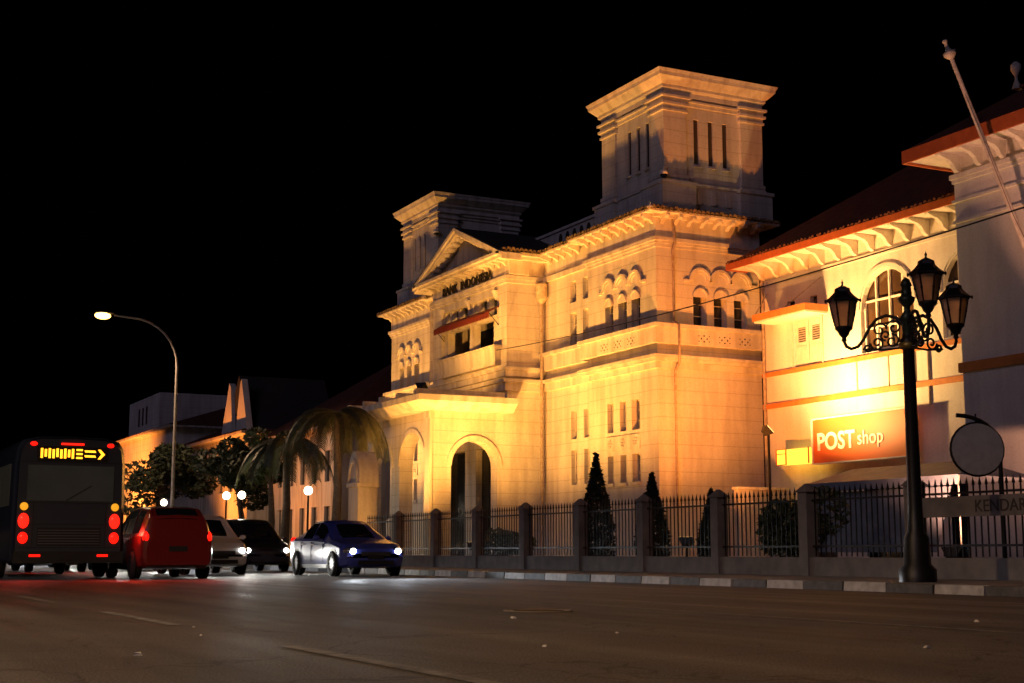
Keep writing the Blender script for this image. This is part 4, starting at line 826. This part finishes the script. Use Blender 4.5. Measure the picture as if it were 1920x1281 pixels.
# ------------------------------------------------------------------ vehicles
def interp(tab, x):
    for i in range(len(tab) - 1):
        a, b = tab[i], tab[i + 1]
        if x <= b[0]:
            t = (x - a[0]) / (b[0] - a[0]); return [a[j] + (b[j] - a[j]) * t for j in range(1, len(a))]
    return list(tab[-1][1:])
CARS = {  # x, z_bottom, z_belt, z_top, half width, half width at roof
 'mpv': ([(0, .34, .52, .60, .60, .52), (.07, .26, .62, .72, .74, .64), (.30, .22, .76, .86, .815, .72), (.95, .21, .93, 1.0, .83, .74), (1.62, .21, .97, 1.52, .835, .60), (2.0, .21, .98, 1.62, .835, .61), (2.9, .21, .99, 1.66, .835, .61), (3.75, .22, 1.0, 1.60, .83, .60), (4.05, .25, 1.0, 1.42, .81, .62), (4.17, .30, .98, 1.08, .77, .66), (4.2, .34, .8, .9, .70, .60)], (1.0, 1.58), (3.78, 4.08), [(1.30, 2.18), (2.26, 3.05), (3.13, 3.70)], .78, 3.38, .31),
 'sedan': ([(0, .36, .50, .57, .60, .50), (.08, .25, .60, .68, .75, .62), (.4, .21, .74, .82, .84, .74), (1.2, .20, .88, .94, .855, .76), (1.95, .20, .91, 1.34, .86, .58), (2.3, .20, .92, 1.43, .86, .58), (3.0, .20, .93, 1.42, .86, .57), (3.65, .21, .94, 1.12, .85, .66), (3.9, .21, .95, 1.02, .85, .74), (4.35, .25, .92, .98, .80, .68), (4.45, .34, .75, .85, .72, .60)], (1.25, 1.92), (3.1, 3.68), [(1.62, 2.42), (2.50, 3.25)], .82, 3.62, .32),
 'van': ([(0, .36, .58, .70, .66, .58), (.06, .28, .75, .90, .80, .70), (.25, .24, .98, 1.06, .86, .76), (.62, .23, 1.10, 1.22, .87, .74), (1.25, .23, 1.14, 1.84, .875, .66), (1.6, .23, 1.15, 1.95, .875, .67), (3.2, .23, 1.16, 1.98, .875, .67), (4.35, .24, 1.16, 1.93, .87, .67), (4.55, .28, 1.12, 1.75, .84, .67), (4.6, .36, 1.0, 1.2, .78, .66)], (.70, 1.20), (4.36, 4.57), [(.98, 1.75), (1.85, 2.95), (3.05, 4.2)], .80, 3.75, .33)}
WHEEL = {}
def wheel_mesh(r):
    if r in WHEEL: return WHEEL[r]
    ty = MB().lathe([(r * .62, -.10), (r * .93, -.105), (r, -.07), (r, .07), (r * .93, .105), (r * .62, .10)], n=22); ty.v = [(x, z, y) for x, y, z in ty.v]
    ri = MB().lathe([(r * .64, -.06), (r * .60, -.085), (r * .55, -.04), (.06, -.06), (0, -.062)], n=22); ri.v = [(x, z, y) for x, y, z in ri.v]
    sp = MB()
    for k in range(10): a = k * pi / 5; sp.prism([(.05 * cos(a + 1.57), -.085, .05 * sin(a + 1.57)), (.05 * cos(a - 1.57), -.085, .05 * sin(a - 1.57)), (r * .58 * cos(a - .07), -.088, r * .58 * sin(a - .07)), (r * .58 * cos(a + .07), -.088, r * .58 * sin(a + .07))], (0, .03, 0))
    WHEEL[r] = (ty.mesh('tyre', 'tyre'), ri.mesh('rim', 'car_black_trim'), sp.mesh('spokes', 'rim')); return WHEEL[r]
def car(kind, paint, X, Y, away, label, lamp='headlight_lit', power=120, group='vehicles in the street traffic'):
    """local frame: +x points to the rear, front bumper at x=0"""
    tab, ws, rs, sides, wx0, wx1, wr = CARS[kind]; Ln = tab[-1][0]
    t = thing('car' if kind != 'van' else 'van', label, 'car' if kind != 'van' else 'van', (X, Y, 0), group); t.rotation_euler = (0, 0, radians(90 if not away else -90))
    N = 40; xs = sorted(set([r[0] for r in tab] + [Ln * i / N for i in range(N + 1)])); rings = []
    def half(x):
        zb, zl, zt, w, wt = interp(tab, x); c = min(.07, (zt - zl) * .3)
        return [(0, zb), (w * .86, zb), (w * .97, zb + .06), (w, zb + .2), (w * 1.005, (zb + zl) / 2 + .06), (w * .985, zl - .04), (w * .955, zl), (wt + (w * .955 - wt) * .30, zl + (zt - zl) * .70), (wt * .985, zt - c * .55), (wt * .86, zt - c * .12), (wt * .45, zt), (0, zt + .012)]
    b = MB(); K = 12
    for x in xs:
        h = half(x); rings.append([(x, y, z) for y, z in h] + [(x, -y, z) for y, z in reversed(h[1:-1])])
    M = len(rings[0]); b.add([p for r_ in rings for p in r_], [(i * M + k, i * M + (k + 1) % M, (i + 1) * M + (k + 1) % M, (i + 1) * M + k) for i in range(len(xs) - 1) for k in range(M)] + [tuple(range(M)), tuple((len(xs) - 1) * M + k for k in range(M - 1, -1, -1))], True)
    bo = lpart('body', b, paint, t); bo.data.set_sharp_from_angle(angle=radians(24))
    for sd in (-1, 1):
        for (a, e) in sides:
            w_ = MB(); n = 8; g_ = []
            for i in range(n + 1):
                x = a + (e - a) * i / n
                for j in range(4):
                    h = half(x); f = .06 + .9 * j / 3; p6, p7, p8 = h[6], h[7], h[8]
                    y, z = (p6[0] + (p7[0] - p6[0]) * f / .75, p6[1] + (p7[1] - p6[1]) * f / .75) if f < .75 else (p7[0] + (p8[0] - p7[0]) * (f - .75) / .3, p7[1] + (p8[1] - p7[1]) * (f - .75) / .3)
                    g_.append((x, sd * (y + .007), z + .002))
            w_.add(g_, [(i * 4 + j, i * 4 + j + 1, i * 4 + 5 + j, i * 4 + 4 + j) for i in range(n) for j in range(3)], True); lpart('side_window', w_, 'car_glass', t)
        mi = MB().ell((sides[0][0] + .06, sd * .99, interp(tab, sides[0][0])[1] + .07), (.07, .09, .065)); mi.tube([(sides[0][0] + .08, sd * .80, interp(tab, sides[0][0])[1] + .02), (sides[0][0] + .07, sd * .95, interp(tab, sides[0][0])[1] + .05)], .02, 6); lpart('mirror', mi, paint, t)
        for a, e in sides[:2]: w0 = interp(tab, e - .1)[3]; z0 = interp(tab, e)[1] - .12; lpart('door_handle', MB().box(e - .2, e - .04, sd * (w0 - .005), sd * (w0 + .025), z0 - .015, z0 + .015), 'chrome', t)
        for x in (sides[0][0] - .06, sides[0][1] + .04, sides[1][1] + .04):
            w0 = interp(tab, x)[3]; lpart('door_gap', MB().box(x - .006, x + .006, sd * (w0 * .99), sd * (w0 * 1.005 + .003), .36, interp(tab, x)[1] - .05), 'car_black_trim', t)
        w0 = interp(tab, Ln / 2)[3]; lpart('sill_trim', MB().box(wx0 + wr + .08, wx1 - wr - .08, sd * (w0 * .9), sd * (w0 + .008), .2, .30), 'car_black_trim', t)
    for nme, (a, e) in (('windscreen', ws), ('rear_window', rs)):
        w_ = MB(); g_ = []
        for i in range(7):
            x = a + (e - a) * i / 6; zb, zl, zt, w, wt = interp(tab, x)
            for j in range(7): f = -1 + 2 * j / 6; g_.append((x, f * wt * .90, zt + .016 - .03 * f * f + (-.004 if nme == 'windscreen' else 0)))
        w_.add(g_, [(i * 7 + j, i * 7 + j + 1, i * 7 + 8 + j, i * 7 + 7 + j) for i in range(6) for j in range(6)], True); lpart(nme, w_, 'car_glass', t)
    ty, ri, sp = wheel_mesh(wr)
    for x in (wx0, wx1):
        for sd in (-1, 1):
            w0 = interp(tab, x)[3]; ah = MB(); n = 16; ah.prism([(x + (wr + .06) * cos(pi * 2 * k / n), sd * (w0 * 1.006), wr + (wr + .06) * sin(pi * 2 * k / n)) for k in range(n)], (0, sd * .004, 0)); lpart('wheel_arch', ah, 'car_black_trim', t)
            wo = bpy.data.objects.new('wheel', ty); COL.objects.link(wo); wo.parent = t; wo.location = (x, sd * (w0 - .055), wr); wo.rotation_euler = (0, random.uniform(0, 1), 0 if sd < 0 else pi)
            for nm, me in (('rim', ri), ('spokes', sp)): o = bpy.data.objects.new(nm, me); COL.objects.link(o); o.parent = wo
    zf = interp(tab, .1)[1]
    for sd in (-1, 1):
        hl = lpart('headlight', MB().ell((.19, sd * .62, zf + .02), (.185, .19, .10)), 'lamp_housing', t)
        if not away: lpart('bulb', MB().ell((.035, sd * .60, zf + .015), (.05, .085, .072)), lamp, hl); lpart('running_lamp', MB().tube([(.03, sd * .47, zf - .05), (.05, sd * .62, zf - .075), (.13, sd * .74, zf - .05)], .012, 6), lamp, hl)
        lpart('fog_lamp', MB().ell((.07, sd * .56, .36), (.05, .06, .045)), 'chrome', t)
        lpart('tail_light', MB().ell((Ln - .10, sd * (.70 if kind != 'van' else .78), (.92 if kind != 'van' else 1.0)), (.10, .09, .16 if kind != 'sedan' else .09)), 'taillight_lit', t)
        if away:
            d = bpy.data.lights.new('tail_glow', 'SPOT'); d.energy = 60; d.color = (1, .04, .02); d.spot_size = radians(120); d.spot_blend = .9; d.shadow_soft_size = .1
            o = bpy.data.objects.new('tail_glow', d); COL.objects.link(o); o.parent = t; o.location = (Ln + .16, sd * .7, .88); o.rotation_euler = Vector((1, 0, -.35)).to_track_quat('-Z', 'Y').to_euler()
        if not away:
            d = bpy.data.lights.new('headlight_beam', 'SPOT'); d.energy = power; d.color = (1, .96, .88) if lamp == 'headlight_lit' else (.82, .9, 1); d.spot_size = radians(62); d.spot_blend = 1; d.shadow_soft_size = .06
            o = bpy.data.objects.new('headlight_beam', d); COL.objects.link(o); o.parent = t; o.location = (-.05, sd * .62, zf + .02); o.rotation_euler = Vector((-1, 0, -.10)).to_track_quat('-Z', 'Y').to_euler(); o.scale = (1, .32, 1)
    lpart('grille', MB().box(-.012, .10, -.40, .40, zf - .10, zf + .0), 'car_black_trim', t); lpart('lower_grille', MB().box(-.01, .1, -.48, .48, .30, .40), 'car_black_trim', t)
    for k in range(4): lpart('grille_bar', MB().box(-.02, -.011, -.39, .39, zf - .092 + k * .024, zf - .084 + k * .024), 'chrome', t)
    for sd in (-1, 1): lpart('wiper', MB().tube([(ws[0] + .03, sd * .05 + .1, interp(tab, ws[0] + .03)[2] + .03), (ws[0] + .12, sd * .42 + .1, interp(tab, ws[0] + .12)[2] + .022)], .009, 5), 'car_black_trim', t)
    zr = interp(tab, Ln * .62)[2]; lpart('antenna', MB().tube([(Ln * .62, 0, zr), (Ln * .62 + .16, 0, zr + .2)], .006, 5), 'car_black_trim', t)
    lpart('number_plate', MB().box(-.03, .0, -.21, .21, .43, .54), 'plate', t); lpart('rear_plate', MB().box(Ln - .02, Ln + .012, -.21, .21, .62, .74), 'plate', t); lpart('rear_bumper', MB().box(Ln - .16, Ln + .03, -.70, .70, .32, .50), paint, t)
    return t
# oncoming lane (headlights towards the camera)
for k_, c_, x_, y_, l_, m_ in (
  ('sedan', 'paint_blue', 13.2, 33.5, 'dark blue saloon with bright headlights at the kerb, first of the oncoming queue', 'headlight_blue'),
  ('mpv', 'paint_white', 10.5, 38.0, 'white people carrier with bright headlights, first beside the lane line', 'headlight_lit'),
  ('mpv', 'paint_black', 13.2, 42.5, 'black people carrier with lit headlights behind the dark blue saloon', 'headlight_lit'),
  ('sedan', 'paint_red', 10.4, 47.5, 'red saloon with lit headlights behind the white people carrier', 'headlight_lit'),
  ('van', 'paint_white', 13.1, 52.0, 'white van with lit headlights near the kerb', 'headlight_blue'),
  ('mpv', 'paint_grey', 10.5, 57, 'grey people carrier with lit headlights behind the red saloon', 'headlight_lit'),
  ('sedan', 'paint_black', 13.0, 62.0, 'black saloon with lit headlights behind the white van', 'headlight_lit'),
  ('mpv', 'paint_silver', 10.3, 67, 'silver people carrier far back in the oncoming queue', 'headlight_blue'),
  ('sedan', 'paint_white', 13.0, 72.0, 'white saloon far back in the oncoming queue near the kerb', 'headlight_lit'),
  ('van', 'paint_silver', 10.4, 78.0, 'silver van last in the oncoming queue', 'headlight_lit')):
    car(k_, c_, x_, y_, False, l_, m_, 800)
# same side as the camera (tail lights)
car('mpv', 'paint_red', 7.95, 36.5, True, 'red people carrier with lit tail lights driving away beside the bus', power=0)
car('sedan', 'paint_grey', 7.6, 50.0, True, 'grey saloon with lit tail lights ahead of the red people carrier', power=0)

def bus(X, Y, label):
    t = thing('city_bus', label, 'bus', (X, Y, 0)); L_, w, h = 10.5, 1.24, 3.2
    b = MB(); pr = []
    for z, k in ((.36, .94), (.45, 1), (1.3, 1.0), (2.6, .985), (2.95, .95), (3.12, .86), (3.2, .6), (3.22, .0)): pr.append((w * k, z))
    for y, s in ((0, .93), (.08, .985), (.25, 1), (L_ - .3, 1), (L_ - .06, .98), (L_, .92)):
        b.v += [(X + p[0] * s, Y + y, p[1] if p[1] < 2.9 else p[1] - (.06 if s < .98 else 0)) for p in pr] + [(X - p[0] * s, Y + y, p[1] if p[1] < 2.9 else p[1] - (.06 if s < .98 else 0)) for p in reversed(pr[:-1])]
    M = 15; b.f += [(i * M + k, i * M + (k + 1) % M, (i + 1) * M + (k + 1) % M, (i + 1) * M + k) for i in range(5) for k in range(M)] + [tuple(range(M)), tuple(5 * M + k for k in range(M - 1, -1, -1))]
    for i in range(75): b.smooth.add(i)
    S = lambda n_, mb, m: part(n_, mb, m, t)
    S('body', b, 'paint_bus'); S('rear_window', MB().box(X - .95, X + .95, Y - .012, Y + .05, 1.75, 2.55), 'bus_glass_glow')
    S('engine_grille', MB().box(X - .7, X + .7, Y - .010, Y + .05, .75, 1.15), 'car_black_trim')
    for k in range(6): S('grille_slat', MB().box(X - .68, X + .68, Y - .02, Y - .011, .78 + k * .06, .80 + k * .06), 'paint_grey')
    bp = S('bumper', MB().box(X - 1.2, X + 1.2, Y - .10, Y + .1, .36, .62), 'car_black_trim')
    for sd in (-1, 1):
        S('tail_light', MB().ell((X + sd * 1.0, Y - .01, 1.30), (.12, .06, .17)), 'brake_lit'); S('tail_light', MB().ell((X + sd * 1.0, Y - .01, .92), (.11, .06, .13)), 'taillight_lit'); S('indicator', MB().ell((X + sd * 1.0, Y - .01, 1.62), (.09, .05, .09)), 'indicator_lit')
        spot(t, (X + sd * 1.0, Y - .1, 1.25), (X + sd * 1.0, Y - 3, .2), 90, (1, .04, .02), 120, .9, .12, 'tail_glow')
        S('marker_lamp', MB().ell((X + sd * .85, Y + .0, 3.03), (.08, .05, .05)), 'taillight_lit')
        for k in range(6): S('side_window', MB().box(X + sd * (w - .03), X + sd * (w + .006), Y + .7 + k * 1.55, Y + 2.1 + k * 1.55, 1.65, 2.6), 'bus_glass_glow')
        for y in (2.4, 8.0):
            ty, ri, sp = wheel_mesh(.46); o = link('wheel', ty, t, (X + sd * (w - .08), Y + y, .46), (0, 0, radians(90) * (1 if sd > 0 else -1)))
            for nm, me in (('rim', ri), ('spokes', sp)): c_ = bpy.data.objects.new(nm, me); COL.objects.link(c_); c_.parent = o
    for z in (.70, 1.22, 1.70, 2.62): S('panel_seam', MB().box(X - 1.1, X + 1.1, Y - .008, Y + .04, z, z + .012), 'car_black_trim')
    for sd in (-1, 1): S('panel_seam', MB().box(X + sd * .80 - .006, X + sd * .80 + .006, Y - .0085, Y + .04, .713, 1.698), 'car_black_trim'); S('reflector', MB().box(X + sd * .62, X + sd * .86, Y - .112, Y - .101, .50, .55), 'taillight_lit')  # reflectors get a red emission in place of reflected light
    S('stop_lamp', MB().box(X - .25, X + .25, Y - .03, Y + .03, 3.02, 3.06), 'brake_lit'); S('rear_wiper', MB().tube([(X - .1, Y - .03, 1.76), (X + .45, Y - .03, 2.1)], .012, 5), 'car_black_trim')
    S('number_plate', MB().box(X - .24, X + .24, Y - .115, Y - .102, .42, .55), 'plate')
    ld = S('led_display', MB().box(X - .78, X + .78, Y - .03, Y + .05, 2.66, 2.98), 'led_board'); q = MB()
    for k in range(9): q.box(X - .70 + k * .085, X - .65 + k * .085, Y - .036, Y - .031, 2.71 + (.03 if k % 3 == 1 else 0), 2.93 - (.02 if k % 2 else 0))
    for z in (2.71, 2.80, 2.89): q.box(X + .08, X + .22, Y - .036, Y - .031, z, z + .04)
    for z in (2.75, 2.86): q.prism([(X + .28, Y - .031, z), (X + .52, Y - .031, z + .0), (X + .50, Y - .031, z + .045), (X + .26, Y - .031, z + .045)], (0, -.005, 0))
    q.prism([(X + .56, Y - .031, 2.71), (X + .62, Y - .031, 2.71), (X + .72, Y - .031, 2.82), (X + .62, Y - .031, 2.93), (X + .56, Y - .031, 2.93), (X + .64, Y - .031, 2.82)], (0, -.005, 0))
    part('led_segments', q, 'led_amber', ld)
bus(5.75, 33.5, 'dark city bus with amber display and red tail lights driving away')
SC.render.engine = 'CYCLES'
